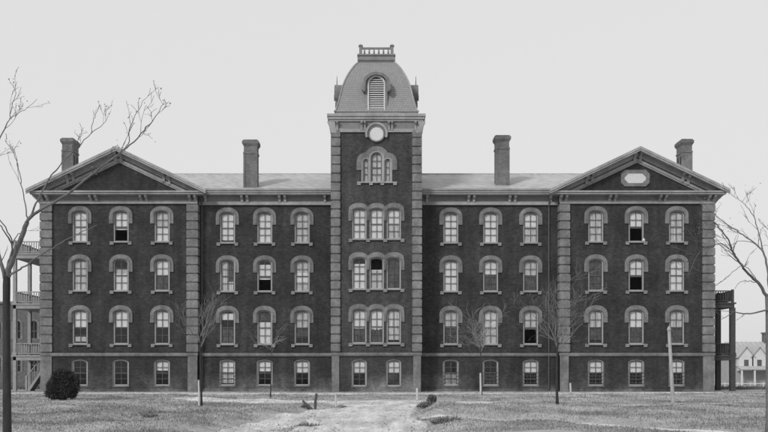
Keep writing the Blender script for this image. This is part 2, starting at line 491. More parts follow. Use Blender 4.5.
FLOORS = {4: (11.98, 14.42, 0.27), 3: (8.06, 10.56, 0.27), 2: (3.80, 6.50, 0.27), 1: (0.48, 2.50, 0.2)}
HW = 0.6
GF, RF, TF = 0.0, 0.6, -1.35                      # planes of gabled wings, recessed ranges, tower
WING_L, WING_R = (-26.88, -14.36), (14.62, 26.94)
RANGE_L, RANGE_R = (-14.36, -3.5), (3.4, 14.62)
TW = (-3.56, 3.46)
WIN = {
 'wl': ([80, 121, 162], 70.0, [
   {4: [(0, 1, 'L')], 3: [(0, 1, 'M'), (0, .5, 'L')], 2: [(.5, 1, 'L'), (.05, .2, 'M')], 1: []},
   {4: [(.4, 1, 'L')], 3: [(0, .55, 'L'), (.55, .7, 'M')], 2: [(.48, 1, 'L')], 1: []},
   {4: [(0, 1, 'M'), (0, .45, 'L')], 3: [(.47, 1, 'L'), (0, .47, 'D')], 2: [(.48, 1, 'L')], 1: [(.62, .98, 'L')]}]),
 'rl': ([227.5, 264.7, 302], 70.6, [
   {4: [(.07, 1, 'L')], 3: [(0, 1, 'Ml'), (.3, 1, 'Dr'), (0, .3, 'Mr')], 2: [(.7, .93, 'L'), (0, .45, 'D')], 1: [(.05, 1, 'L')]},
   {4: [(0, 1, 'L')], 3: [(.37, .88, 'L')], 2: [(0, .66, 'L'), (.66, .95, 'D')], 1: [(.55, 1, 'L')]},
   {4: [(0, 1, 'M')], 3: [(0, 1, 'M'), (.3, .6, 'L')], 2: [(.18, .5, 'D'), (.5, 1, 'M')], 1: [(.52, 1, 'L')]}]),
 'rr': ([450.8, 490.6, 530.6], 70.6, [
   {4: [(0, 1, 'M'), (.05, .9, 'L')], 3: [(0, 1, 'L')], 2: [(0, .55, 'D'), (.55, 1, 'M')], 1: [(0, .48, 'M')]},
   {4: [(0, 1, 'L')], 3: [(.55, 1, 'L'), (0, .55, 'D')], 2: [(0, .5, 'M'), (.5, 1, 'L')], 1: [(0, .5, 'D')]},
   {4: [(0, .55, 'M'), (.55, 1, 'L')], 3: [(.5, 1, 'M'), (0, .5, 'D')], 2: [(.5, 1, 'M')], 1: [(.5, 1, 'L')]}]),
 'wr': ([595.8, 636.2, 676.6], 70.0, [
   {4: [(0, 1, 'M'), (.5, 1, 'L')], 3: [(0, 1, 'D')], 2: [(.5, 1, 'M'), (.1, .45, 'D')], 1: [(.5, 1, 'L')]},
   {4: [(.5, 1, 'L')], 3: [(.5, 1, 'L')], 2: [(.5, 1, 'L'), (.0, .45, 'D')], 1: [(.52, 1, 'L')]},
   {4: [(0, 1, 'M'), (0, .5, 'L')], 3: [(0, 1, 'L')], 2: [(.48, 1, 'M'), (0, .48, 'D')], 1: [(.5, 1, 'L')]}]),
}
OPEN = {('wl', 1, 4): 'bottom', ('rl', 1, 3): 'bottom', ('wr', 1, 4): 'bottom', ('wr', 1, 3): 'bottom', ('rr', 2, 2): 'bottom'}
BARS = {('wr', 0), ('wr', 1), ('wr', 2), ('rr', 0), ('rr', 1), ('rr', 2), ('rl', 0)}
WTOP = 15.9
def section(key, x0, x1, y, zt):
    cols_px, d, st = WIN[key]
    b = MB()
    cols = [(WX(p, d), HW, [(FLOORS[f][0], FLOORS[f][1]-FLOORS[f][2], FLOORS[f][2]) for f in (1, 2, 3, 4)]) for p in cols_px]
    wall_front(b, x0, x1, -0.3, zt, y, cols)
    for i, p in enumerate(cols_px):
        for f in (1, 2, 3, 4):
            zb, zt_, r = FLOORS[f]
            window(WX(p, d), HW, zb, zt_, r, y, st[i][f], hood=f > 1, sill=f > 1, bars=(f == 1 and (key, i) in BARS),
                   sash_open=OPEN.get((key, i, f)))
            if f == 1:
                s = MB()
                s.box(WX(p, d)-0.66, WX(p, d)+0.66, y-0.05, y-0.001, zb-0.1, zb)
                s.band(arch(WX(p, d), HW+0.045, zb, zt_-r, r+0.045), arch(WX(p, d), HW+0.001, zb, zt_-r, r+0.002), y-0.03, y-0.001)
                s.build('window_surround', M['stone'], B)
    return b
BD = 15.0
for key, (x0, x1), cx in (('wl', WING_L, -20.6), ('wr', WING_R, 20.76)):
    b = section(key, x0, x1, GF, 15.85)
    # gable triangle, side and back walls
    b.add([(x0, GF, 15.85), (x1, GF, 15.85), (cx, GF, 18.92)], [(0, 1, 2)])
    b.add([(x0, BD, -0.3), (x1, BD, -0.3), (x1, BD, 15.85), (cx, BD, 18.92), (x0, BD, 15.85)], [(4, 3, 2, 1, 0)])
    for xx in (x0, x1): b.add([(xx, GF, -1.2), (xx, BD, -1.2), (xx, BD, 15.95), (xx, GF, 15.95)], [(0, 1, 2, 3)])
    b.build('wall', M['brick'], B)
for key, (x0, x1) in (('rl', RANGE_L), ('rr', RANGE_R)):
    b = section(key, x0, x1, RF, 15.9)
    b.build('wall', M['brick'], B)
    b = MB(); b.add([(x0, BD-.6, -1.2), (x1, BD-.6, -1.2), (x1, BD-.6, 15.9), (x0, BD-.6, 15.9)], [(3, 2, 1, 0)])
    b.build('wall', M['brick'], B)

# floors inside keep each storey dark and separate
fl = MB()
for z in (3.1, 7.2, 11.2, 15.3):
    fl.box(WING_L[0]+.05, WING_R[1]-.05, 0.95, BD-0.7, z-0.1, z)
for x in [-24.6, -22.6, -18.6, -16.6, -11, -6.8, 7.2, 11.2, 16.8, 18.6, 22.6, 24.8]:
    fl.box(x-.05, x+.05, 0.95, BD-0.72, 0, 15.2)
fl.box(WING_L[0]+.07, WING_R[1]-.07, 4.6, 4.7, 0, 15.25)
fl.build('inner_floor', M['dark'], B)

# tower body
td = DIST+TF
tsx = [359.3, 376.6, 393.7]
tfill = {4: [[(0, 1, 'L')], [(0, 1, 'L')], [(0, .45, 'M'), (.45, 1, 'L')]],
         3: [[(0, .82, 'L')], [(0, .62, 'M')], [(0, 1, 'D'), (.62, .9, 'M')]],
         2: [[(.4, 1, 'L'), (0, .4, 'D')], [(.42, 1, 'L'), (0, .42, 'D')], [(.08, 1, 'M'), (.45, 1, 'L')]]}
b = MB()
TWH = 0.56
tcols = [(WX(p, td), TWH, [(FLOORS[f][0]+0.02, FLOORS[f][1]-FLOORS[f][2], FLOORS[f][2]-0.03) for f in (2, 3, 4)]) for p in tsx]
wall_front(b, TW[0], TW[1], 2.9, 15.6, TF, tcols)
wall_front(b, TW[0], TW[1], -0.3, 2.9, TF, [(WX(p, td), TWH, [(0.46, 2.30, 0.2)]) for p in (359.3, 393.7)])
pz0 = 16.47
pcols = [(WX(366.0, td), 0.26, [(pz0, 18.05, 0.24)]), (WX(376.6, td), 0.49, [(pz0, 18.33, 0.46)]), (WX(387.6, td), 0.26, [(pz0, 18.05, 0.24)])]
wall_front(b, TW[0], TW[1], 15.6, 19.3, TF, pcols)
b.add([(TW[0], TF, 19.3), (TW[1], TF, 19.3), (TW[1], TF, 21.3), (TW[0], TF, 21.3)], [(0, 1, 2, 3)])
TB = TF + (TW[1]-TW[0])
for xx in TW: b.add([(xx, TF, -0.3), (xx, TB, -0.3), (xx, TB, 21.3), (xx, TF, 21.3)], [(0, 1, 2, 3)])
b.add([(TW[0], TB, -0.3), (TW[1], TB, -0.3), (TW[1], TB, 21.3), (TW[0], TB, 21.3)], [(3, 2, 1, 0)])
b.build('wall', M['brick_tower'], B)
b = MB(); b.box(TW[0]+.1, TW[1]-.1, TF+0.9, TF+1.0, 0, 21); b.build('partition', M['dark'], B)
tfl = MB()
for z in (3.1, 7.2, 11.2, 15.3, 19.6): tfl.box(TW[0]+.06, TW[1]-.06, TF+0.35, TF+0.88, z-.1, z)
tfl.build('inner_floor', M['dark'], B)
for f in (2, 3, 4):
    zb, zt_, r = FLOORS[f]
    for i, p in enumerate(tsx):
        window(WX(p, td), TWH, zb+0.02, zt_-0.03, r-0.03, TF, tfill[f][i], hood=False, sill=False, sash_open=('top' if f == 3 and i == 1 else None))
    q = MB()
    q.box(WX(348.6, td), WX(404.4, td), TF-0.16, TF-0.001, zb-0.08, zb+0.02)
    for p in (350.6, 368, 385.2, 402.4): q.box(WX(p, td)-0.15, WX(p, td)+0.15, TF-0.13, TF-0.001, zb-0.22, zb-0.082)
    q.build('sill', M['stone_pale'], B)
    # one joined hood over three windows: scalloped top, closed over the piers
    q = MB()
    zs = zt_-r
    x0, x1 = WX(348.4, td), WX(404.4, td)
    cs = [WX(p, td) for p in tsx]
    N = 66
    top, bot = [], []
    for i in range(N+1):
        x = x0+(x1-x0)*i/N
        k = min(range(3), key=lambda j: abs(cs[j]-x))
        hw_o = 0.94 if (k == 0 and x < cs[0]) or (k == 2 and x > cs[2]) else 0.82
        u = min(1, abs(x-cs[k])/hw_o)
        zt2 = (zs-0.1) + (r+0.50)*(max(0, 1-u**2.2))**(1/2.2)
        v = abs(x-cs[k])/(TWH+0.001)
        zb2 = zs+(r-0.01)*math.sqrt(1-v*v) if v < 1 else zs-0.74
        top.append((x, max(zt2, zs-0.09))); bot.append((x, zb2))
    top[0] = (x0, zs-0.1); top[-1] = (x1, zs-0.1)
    q.band(top, bot, TF-0.09, TF-0.002)
    for c in cs: q.band(arch(c, TWH+0.12, zs-0.7, zs, r+0.11, 16), arch(c, TWH+0.05, zs-0.7, zs, r+0.04, 16), TF-0.125, TF-0.091)
    q.build('hood', M['stone'], B)
for p in (359.3, 393.7):
    window(WX(p, td), TWH, 0.46, 2.50, 0.2, TF, [(.5, 1, 'L')] + ([(0, .45, 'D')] if p > 380 else []), hood=False, sill=False)
    s = MB(); s.box(WX(p, td)-0.64, WX(p, td)+0.64, TF-0.05, TF-0.001, 0.36, 0.46)
    s.band(arch(WX(p, td), TWH+0.045, 0.46, 2.3, 0.245), arch(WX(p, td), TWH+0.001, 0.46, 2.3, 0.202), TF-0.03, TF-0.001)
    s.build('window_surround', M['stone'], B)
# triple round-headed window of the upper tower
for i, (cx, hw, ops) in enumerate(pcols):
    zb, zs, r = ops[0]
    window(cx, hw, zb, zs+r, r, TF, [(0, 1, 'M')], hood=False, sill=False, grid=((2, 4) if i == 1 else (1, 3)))
q = MB()
q.box(WX(357, td), WX(397, td), TF-0.16, TF-0.001, pz0-0.1, pz0)
for p in (359, 371, 382.3, 395): q.box(WX(p, td)-0.14, WX(p, td)+0.14, TF-0.13, TF-0.001, pz0-0.25, pz0-0.102)
q.build('sill', M['trim'], B)
def pall(hs, hc, out):
    """three-lobed outline over the triple window, for band()"""
    cL, cC, cR = [c[0] for c in pcols]
    pts = []
    N = 60
    x0, x1 = cL-0.26-out, cR+0.26+out
    for i in range(N+1):
        x = x0+(x1-x0)*i/N
        z = 0
        for cx, hw, ops in pcols:
            R_ = hw+out
            u = (x-cx)/R_
            if abs(u) <= 1: z = max(z, ops[0][1] + (ops[0][2]+out)*math.sqrt(1-u*u))
        pts.append((x, z if z else ops[0][1]))
    return [(x0, 17.4)] + pts + [(x1, 17.4)]
q = MB()
o2, o1 = pall(0, 0, 0.48), pall(0, 0, 0.10)
q.band(o2, o1, TF-0.09, TF-0.002)
q.build('hood', M['stone'], B)
q = MB()
for cx, hw, ops in pcols:
    q.band(arch(cx, hw+0.1, pz0, ops[0][1], ops[0][2]+0.1, 16), arch(cx, hw+0.001, pz0, ops[0][1], ops[0][2]+0.001, 16), TF-0.07 - (0.02 if hw > .4 else 0), TF-0.001)
q.build('window_surround', M['trim'], B)
# tower quoins and wing quoins
def quoin(x0, x1, y, side_y, z0, z1, step, m, name='quoin'):
    q = MB(); x0j = x1j = 0
    n = int(round((z1-z0)/step)); st = (z1-z0)/n
    for i in range(n):
        a, c = z0+i*st+0.05, z0+(i+1)*st
        j = random.uniform(-0.018, 0.018); c += random.uniform(-.02, 0)
        # chamfered block, lapping round the corner
        q.box(x0-0.08, x1+0.08, y-0.15+j, side_y, a+0.04, c-0.04)
        q.box(x0-0.04, x1+0.04, y-0.11+j, side_y-0.01, a, c)
    q.box(x0+0.02, x1-0.02, y-0.05, side_y-0.03, z0, z1)
    return q.build(name, m, B)
zq = 3.1
quoin(TW[0]+0.02, TW[0]+0.60, TF, TF+0.65, zq, 20.6, 0.71, M['stone'])
quoin(TW[1]-0.62, TW[1]-0.02, TF, TF+0.65, zq, 20.6, 0.71, M['stone'])
quoin(WING_L[0]+0.02, WING_L[0]+0.84, GF, GF+0.8, zq, 15.0, 0.72, M['stone'])
quoin(WING_L[1]-0.78, WING_L[1]-0.02, GF, GF+0.56, zq, 15.0, 0.72, M['stone'])
quoin(WING_R[0]+0.02, WING_R[0]+0.72, GF, GF+0.56, zq, 15.0, 0.72, M['stone'])
quoin(WING_R[1]-0.86, WING_R[1]-0.02, GF, GF+0.8, zq, 15.0, 0.72, M['stone'])
q = MB()
for x0, x1, y, sy in ((TW[0]+.06, TW[0]+.56, TF, TF+.5), (TW[1]-.58, TW[1]-.06, TF, TF+.5), (WING_L[0]+.02, WING_L[0]+.84, GF, .8), (WING_L[1]-.72, WING_L[1]-.04, GF, .5),
                      (WING_R[0]+.04, WING_R[0]+.66, GF, .5), (WING_R[1]-.84, WING_R[1]-.02, GF, .8)):
    q = MB(); q.box(x0-0.04, x1+0.04, y-0.1, sy, -0.2, 2.88); q.build('pilaster', M['stone'], B)
# string course
for (x0, x1, y) in ((WING_L[0]-.05, WING_L[1]+.05, GF), (RANGE_L[0]+.06, RANGE_L[1]-.12, RF), (TW[0]-.04, TW[1]+.04, TF), (RANGE_R[0]+.12, RANGE_R[1]-.06, RF), (WING_R[0]-.05, WING_R[1]+.05, GF)):
    q = MB(); q.box(x0, x1, y-0.17, y+0.02, 2.9, 3.08); q.box(x0+.03, x1-.03, y-0.12, y+0.02, 2.82, 2.898)
    q.build('string_course', M['stone'], B)
    q = MB(); q.box(x0+.06, x1-.06, y-0.06, y-0.001, -0.3, 0.2); q.build('plinth', M['brick_tower'], B)
# downpipes
for x, z in ((-14.1, 15.0), (13.85, 15.0)):
    q = MB(); q.tube([(x, RF-0.1, 0.1), (x, RF-0.1, z-.2), (x, RF-0.35, z+.5)], [0.055]*3, 8)
    for k in range(5): q.box(x-0.08, x+0.08, RF-0.17, RF-0.001, 1.5+k*3, 1.56+k*3)
    q.build('downpipe', M['metal'], B)

# ---- cornices
def bracket(q, x, y, z0, z1, proj, wd=0.2):
    pts = [(0, z1), (-proj, z1), (-proj, z1-0.1), (-proj*0.85, z1-0.2), (-proj*0.5, z1-0.28), (-proj*0.36, (z0+z1)/2-0.06), (-proj*0.3, z0+0.1), (-0.07, z0), (0, z0)]
    q.prism(pts, lambda u, v, d: (d, y+u, v), x-wd/2, x+wd/2)
def frieze(x0, x1, y, z0, z1, pairs, proj, name='cornice', singles=()):
    q = MB()
    q.box(x0, x1, y-0.05, y-0.001, z0+0.25, z1)
    c = q.build(name, M['frieze'], B)
    q = MB()
    q.box(x0, x1, y-0.15, y-0.001, z0+0.04, z0+0.19); q.box(x0, x1, y-0.10, y-0.001, z0+0.192, z0+0.26); q.box(x0, x1, y-0.19, y-0.001, z0-0.02, z0+0.038)
    q.build('molding', M['trim'], c)
    xs_ = []
    for p in pairs: xs_ += [p-0.22, p+0.22]
    xs_ += list(singles)
    for x in xs_:
        q = MB(); bracket(q, x, y-0.052, z0+0.12, z1-0.003, proj); q.build('bracket', M['trim'], c)
    return c
# recessed ranges: gutter cornice
for (x0, x1), prs, sing in ((RANGE_L, [WX(245, 70.6), WX(282.5, 70.6)], [WX(206, 70.6), WX(325, 70.6)]), (RANGE_R, [WX(471, 70.6), WX(512, 70.6)], [WX(427, 70.6), WX(550, 70.6)])):
    c = frieze(x0+0.02, x1-0.02, RF, 15.03, 15.76, prs, 0.5, singles=sing)
    q = MB()
    q.box(x0+.02, x1-.02, RF-0.68, RF+0.2, 15.76, 15.9)
    q.box(x0+.02, x1-.02, RF-0.76, RF+0.2, 15.902, 16.06)
    q.box(x0+.02, x1-.02, RF-0.84, RF-0.55, 16.062, 16.2)
    q.build('gutter', M['trim'], c)
# tower cornice
c = MB(); c.box(TW[0], TW[1], TF-0.05, TF-0.001, 20.6, 21.2); c = c.build('cornice', M['frieze'], B)
q = MB()
oz, ox = 20.24, WX(376.4, td)
q.box(TW[0]-.03, ox-0.86, TF-0.12, TF-0.001, 20.36, 20.62); q.box(ox+0.86, TW[1]+.03, TF-0.12, TF-0.001, 20.36, 20.62)
for sx, x in ((-1, TW[0]), (1, TW[1])):                         # flared corner consoles
    q.prism([(0, 20.3), (sx*0.12, 20.5), (sx*0.2, 20.9), (sx*0.34, 21.2), (-sx*0.25, 21.2), (-sx*0.4, 20.3)], lambda u, v, d: (x+u, d, v), TF-0.15, TF+0.4)
tcy = (TF+TB)/2; tcx = (TW[0]+TW[1])/2; th = (TW[1]-TW[0])/2
def ring_box(q, h, z0, z1): q.box(tcx-h, tcx+h, tcy-h, tcy+h, z0, z1)
ring_box(q, th+0.17, 21.2, 21.34); ring_box(q, th+0.26, 21.342, 21.55); ring_box(q, th+0.34, 21.552, 21.75)
q.build('molding', M['trim'], c)
ring = [(ox+0.88*math.cos(a), oz+0.88*math.sin(a)) for a in [PI*1.12-PI*1.24*i/24 for i in range(25)]]
rin = [(ox+0.70*math.cos(a), oz+0.70*math.sin(a)) for a in [PI*1.12-PI*1.24*i/24 for i in range(25)]]
q = MB(); q.band(ring, rin, TF-0.22, TF-0.001); q.build('molding', M['trim'], c)
q = MB()
cir = [(ox+0.55*math.cos(2*PI*i/28), oz+0.55*math.sin(2*PI*i/28)) for i in range(28)]
q.prism(cir, lambda u, v, d: (u, d, v), TF-0.1, TF-0.01)
o = q.build('oculus', M['disc'], B); o['label'] = 'blank white disc under the tower cornice'
q = MB(); cir2 = [(ox+0.66*math.cos(2*PI*i/28), oz+0.66*math.sin(2*PI*i/28)) for i in range(28)]; cir = [(ox+0.56*math.cos(2*PI*i/28), oz+0.56*math.sin(2*PI*i/28)) for i in range(28)]
q.band(cir2, cir, TF-0.17, TF-0.005, closed=True); q.build('oculus_frame', M['stone'], o)
for p in (361.6, 364.8, 388.8, 392, 337.2, 415.4):
    q = MB(); bracket(q, WX(p, td), TF-0.052, 20.45, 21.198, 0.4, 0.17); q.build('bracket', M['trim'], c)

# ---- wings: gable roofs with bracketed raking cornice
RS = 0.475
for (x0, x1), cx, panel in ((WING_L, -20.6, False), (WING_R, 20.76, True)):
    zp, hwid = 19.34, 6.98
    zt_ = zp-RS*hwid
    q = MB()
    for sx in (-1, 1):
        th_ = 0.16
        q.prism([(cx, zp-th_), (cx+sx*hwid, zt_-th_), (cx+sx*hwid, zt_), (cx, zp)], lambda u, v, d: (u, d, v), -1.0, BD+0.8)
    rf = q.build('roof', M['slate'], B)
    q = MB()
    for sx in (-1, 1):                                           # stepped rake mouldings along the front edge
        for (dy0, dy1, a, c) in ((-1.12, -1.0, 0.02, -0.19), (-1.06, -0.9, -0.192, -0.33)):
            q.prism([(cx, zp+c), (cx+sx*(hwid+0.1), zt_+c-RS*0.1), (cx+sx*(hwid+0.1), zt_+a-RS*0.1), (cx, zp+a)], lambda u, v, d: (u, d, v), dy0, dy1)
        # board on the wall under the soffit and the light moulding that borders the tympanum
        q.prism([(cx, zp-0.62), (cx+sx*(hwid-0.7), zt_-0.62+RS*0.7), (cx+sx*(hwid-0.7), zt_-0.17+RS*0.7), (cx, zp-0.17)], lambda u, v, d: (u, d, v), -0.3, -0.2)
        for (dy, a, c) in ((-0.24, -0.76, -0.94), (-0.16, -0.94, -1.06)):
            e = 4.94 if c > -1 else 5.1
            ex = (zp+a-15.98)/RS
            ec = (zp+c-15.98)/RS
            q.prism([(cx, zp+c), (cx+sx*ec, 15.98), (cx+sx*ex, 15.98), (cx, zp+a)], lambda u, v, d: (u, d, v), dy, -0.002)
    rk = q.build('raking_cornice', M['trim'], B)
    q = MB()
    for sx in (-1, 1):
        ex = (zp-0.76-15.98)/RS; e2 = (zp-0.2-15.98)/RS
        q.prism([(cx, zp-0.76), (cx+sx*ex, 15.98), (cx+sx*e2, 15.98), (cx, zp-0.2)], lambda u, v, d: (u, d, v), -0.1, -0.003)
    q.build('frieze', M['frieze'], rk)
    for u in (-4.05, -3.6, -0.22, 0.22, 3.6, 4.05):
        zc = zp-RS*abs(u)
        q = MB(); bracket(q, cx+u, -0.1, zc-1.0, zc-0.22, 0.66, 0.2); q.build('bracket', M['trim'], rk)
    # horizontal ledge closing the gable
    c = frieze(x0-.02, x1+.02, GF, 15.02, 15.64, [cx-6.0+0.1, cx-2.0, cx+2.0, cx+6.0-0.1], 0.62)
    q = MB()
    q.box(cx-hwid+.1, cx+hwid-.1, -0.8, -0.0005, 15.64, 15.78); q.box(cx-hwid+.02, cx+hwid-.02, -0.9, -0.0005, 15.782, 15.9)
    for sx in (-1, 1):                                           # side eaves running back
        xa = x0 if sx < 0 else x1
        if (sx < 0) == (cx < 0):
            q.box(xa+sx*0.001, xa+sx*0.7, 0.002, BD+.6, 15.6, 15.78); q.box(xa, xa+sx*0.15, 0.002, BD, 15.03, 15.3)
    q.build('molding', M['trim'], c)
    q = MB()
    xo = x0 if cx < 0 else x1; s_ = -1 if cx < 0 else 1
    for k in range(7):
        yy = 1.0+k*2
        pts = [(0, 15.6), (s_*0.6, 15.6), (s_*0.6, 15.5), (s_*0.45, 15.4), (s_*0.2, 15.2), (s_*0.05, 15.05), (0, 15.05)]
        q.prism(pts, lambda u, v, d: (xo+u, d, v), yy-0.1, yy+0.1)
    # corner console under the eave tip
    pts = [(0, 15.62), (s_*0.62, 15.62), (s_*0.6, 15.5), (s_*0.42, 15.36), (s_*0.2, 15.1), (s_*0.04, 14.9), (0, 14.9)]
    q.prism(pts, lambda u, v, d: (xo+u, d, v), 0.02, 0.3)
    q.build('bracket', M['trim'], c)
    if panel:
        px, pz = WX(635, 70), WZ(178.3, 70)
        def octo(a, b_, c_): return [(px-a+c_, pz-b_), (px+a-c_, pz-b_), (px+a, pz-b_+c_), (px+a, pz+b_-c_), (px+a-c_, pz+b_), (px-a+c_, pz+b_), (px-a, pz+b_-c_), (px-a, pz-b_+c_)]
        q = MB(); q.band(octo(1.14, .66, .3), octo(.86, .40, .3), GF-0.1, GF-0.002, closed=True); q.build('plaque_frame', M['stone'], B)
        q = MB(); q.prism(octo(.86, .40, .3), lambda u, v, d: (u, d, v), GF-0.05, GF-0.002); q = q.build('plaque', M['disc'], B)
        q['label'] = 'pale octagonal plaque in the right gable'
# main roof over the recessed ranges
q = MB()
for (x0, x1) in ((-20.6, TW[0]-0.01), (TW[1]+0.01, 20.76)):
    q.prism([(RF-0.62, 16.05), (7.6, 19.05), (15.2, 16.1), (15.2, 15.95), (7.6, 18.85), (RF-0.62, 15.92)], lambda u, v, d: (d, u, v), x0, x1)
q.build('roof', M['slate'], B)
q = MB()
for (x0, x1) in ((-20.6, TW[0]-0.01), (TW[1]+0.01, 20.76)):
    q.box(x0, x1, 7.48, 7.72, 19.0, 19.12)
q.build('roof_ridge', M['slate'], B)

# chimneys
def chimney(cx, cy, hx, hy, z0, z1, pots=False, slots=False):
    q = MB()
    q.box(cx-hx, cx+hx, cy-hy, cy+hy, z0, z1-0.55)
    q.box(cx-hx-0.05, cx+hx+0.05, cy-hy-0.05, cy+hy+0.05, z1-1.15, z1-1.02)
    q.taper(cx, cy, z1-0.55, z1-0.32, hx, hy, hx+0.13, hy+0.13)
    q.box(cx-hx-0.13, cx+hx+0.13, cy-hy-0.13, cy+hy+0.13, z1-0.318, z1-0.1)
    q.box(cx-hx-0.04, cx+hx+0.04, cy-hy-0.04, cy+hy+0.04, z1-0.1, z1)
    # panelled corners
    for sx in (-1, 1):
        q.box(cx+sx*(hx-0.14), cx+sx*(hx+0.03), cy-hy-0.03, cy-hy+0.15, z0, z1-1.17)
    c_ = q.build('chimney', M['brick_halation'], B)
    q = MB(); q.box(cx-hx*0.62, cx+hx*0.62, cy-hy*0.6, cy+hy*0.6, z1, z1+0.015); q.build('flue', M['dark'], c_)
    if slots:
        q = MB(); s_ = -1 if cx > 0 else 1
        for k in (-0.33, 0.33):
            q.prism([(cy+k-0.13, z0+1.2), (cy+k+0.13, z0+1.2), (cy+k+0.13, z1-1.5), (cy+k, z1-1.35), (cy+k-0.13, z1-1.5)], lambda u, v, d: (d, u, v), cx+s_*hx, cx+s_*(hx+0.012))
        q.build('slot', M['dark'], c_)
chimney(WX(250.2, 71.2), 1.8, 0.54, 0.5, 15.9, WZ(138, 70.8))
chimney(WX(502.8, 72.2), 2.8, 0.55, 0.5, 15.9, WZ(133.5, 71.8))
chimney(-26.35, 5.2, 0.45, 0.75, 15.9, WZ(138, 74.5), slots=True)
chimney(26.4, 5.2, 0.42, 0.72, 15.9, WZ(139, 74.5), slots=True)

# ---- mansard of the tower
prof = [(22.05, 3.30), (22.3, 3.15), (22.6, 3.07), (22.89, 2.99), (23.5, 2.85), (24.18, 2.70), (24.7, 2.53), (25.1, 2.37), (25.5, 2.18), (25.9, 1.96), (26.25, 1.73), (26.45, 1.57), (26.6, 1.43)]
q = MB(); q.box(tcx-3.3, tcx+3.3, tcy-3.3, tcy+3.3, 21.752, 21.9); q.box(tcx-3.24, tcx+3.24, tcy-3.24, tcy+3.24, 21.902, 22.05)
mb_ = q.build('mansard_base', M['trim'], B)
q = MB()
for z, h in prof: q.v += [(tcx-h, tcy-h, z), (tcx+h, tcy-h, z), (tcx+h, tcy+h, z), (tcx-h, tcy+h, z)]
for i in range(len(prof)-1):
    for j in range(4): q.f.append((4*i+j, 4*i+(j+1) % 4, 4*i+4+(j+1) % 4, 4*i+4+j))
ms = q.build('mansard_roof', M['mansard'], B)
for sx, sy in ((-1, -1), (1, -1), (1, 1), (-1, 1)):
    q = MB(); q.tube([(tcx+sx*h, tcy+sy*h, z) for z, h in prof], [0.07]*len(prof), 6)
    q.build('hip_molding', M['trim'], ms)
q = MB()
q.taper(tcx, tcy, 26.55, 26.75, 1.36, 1.36, 1.5, 1.5); ring_box(q, 1.52, 26.75, 27.0); ring_box(q, 1.46, 27.0, 27.12); ring_box(q, 1.54, 27.122, 27.24)
dk = q.build('roof_deck', M['frieze'], B)
bal = MB()
for sx, sy in ((-1, -1), (1, -1), (1, 1), (-1, 1)):
    bal.box(tcx+sx*1.27-0.12, tcx+sx*1.27+0.12, tcy+sy*1.27-0.12, tcy+sy*1.27+0.12, 27.24, 27.92)
    bal.box(tcx+sx*1.27-0.17, tcx+sx*1.27+0.17, tcy+sy*1.27-0.17, tcy+sy*1.27+0.17, 27.922, 28.0)
    bal.taper(tcx+sx*1.27, tcy+sy*1.27, 28.0, 28.1, 0.12, 0.12, 0.05, 0.05)
bal = bal.build('balustrade', M['frieze'], B)
q = MB()
for s in (-1, 1):
    q.box(tcx-1.15, tcx+1.15, tcy+s*1.27-0.06, tcy+s*1.27+0.06, 27.7, 27.84)
    q.box(tcx+s*1.27-0.06, tcx+s*1.27+0.06, tcy-1.15, tcy+1.15, 27.7, 27.84)
    q.box(tcx-1.15, tcx+1.15, tcy+s*1.27-0.06, tcy+s*1.27+0.06, 27.25, 27.31)
q.build('rail', M['frieze'], bal)
for s in (-1, 1):
    for i in range(6):
        u = -1.15+2.3*(i+0.5)/6 if False else -0.96+1.92*i/5
        for (x, y) in ((tcx+u, tcy+s*1.27), (tcx+s*1.27, tcy+u)):
            q = MB(); q.tube([(x, y, 27.3), (x, y, 27.42), (x, y, 27.55), (x, y, 27.71)], [0.05, 0.085, 0.06, 0.045], 8)
            q.build('baluster', M['frieze'], bal, smooth=True)
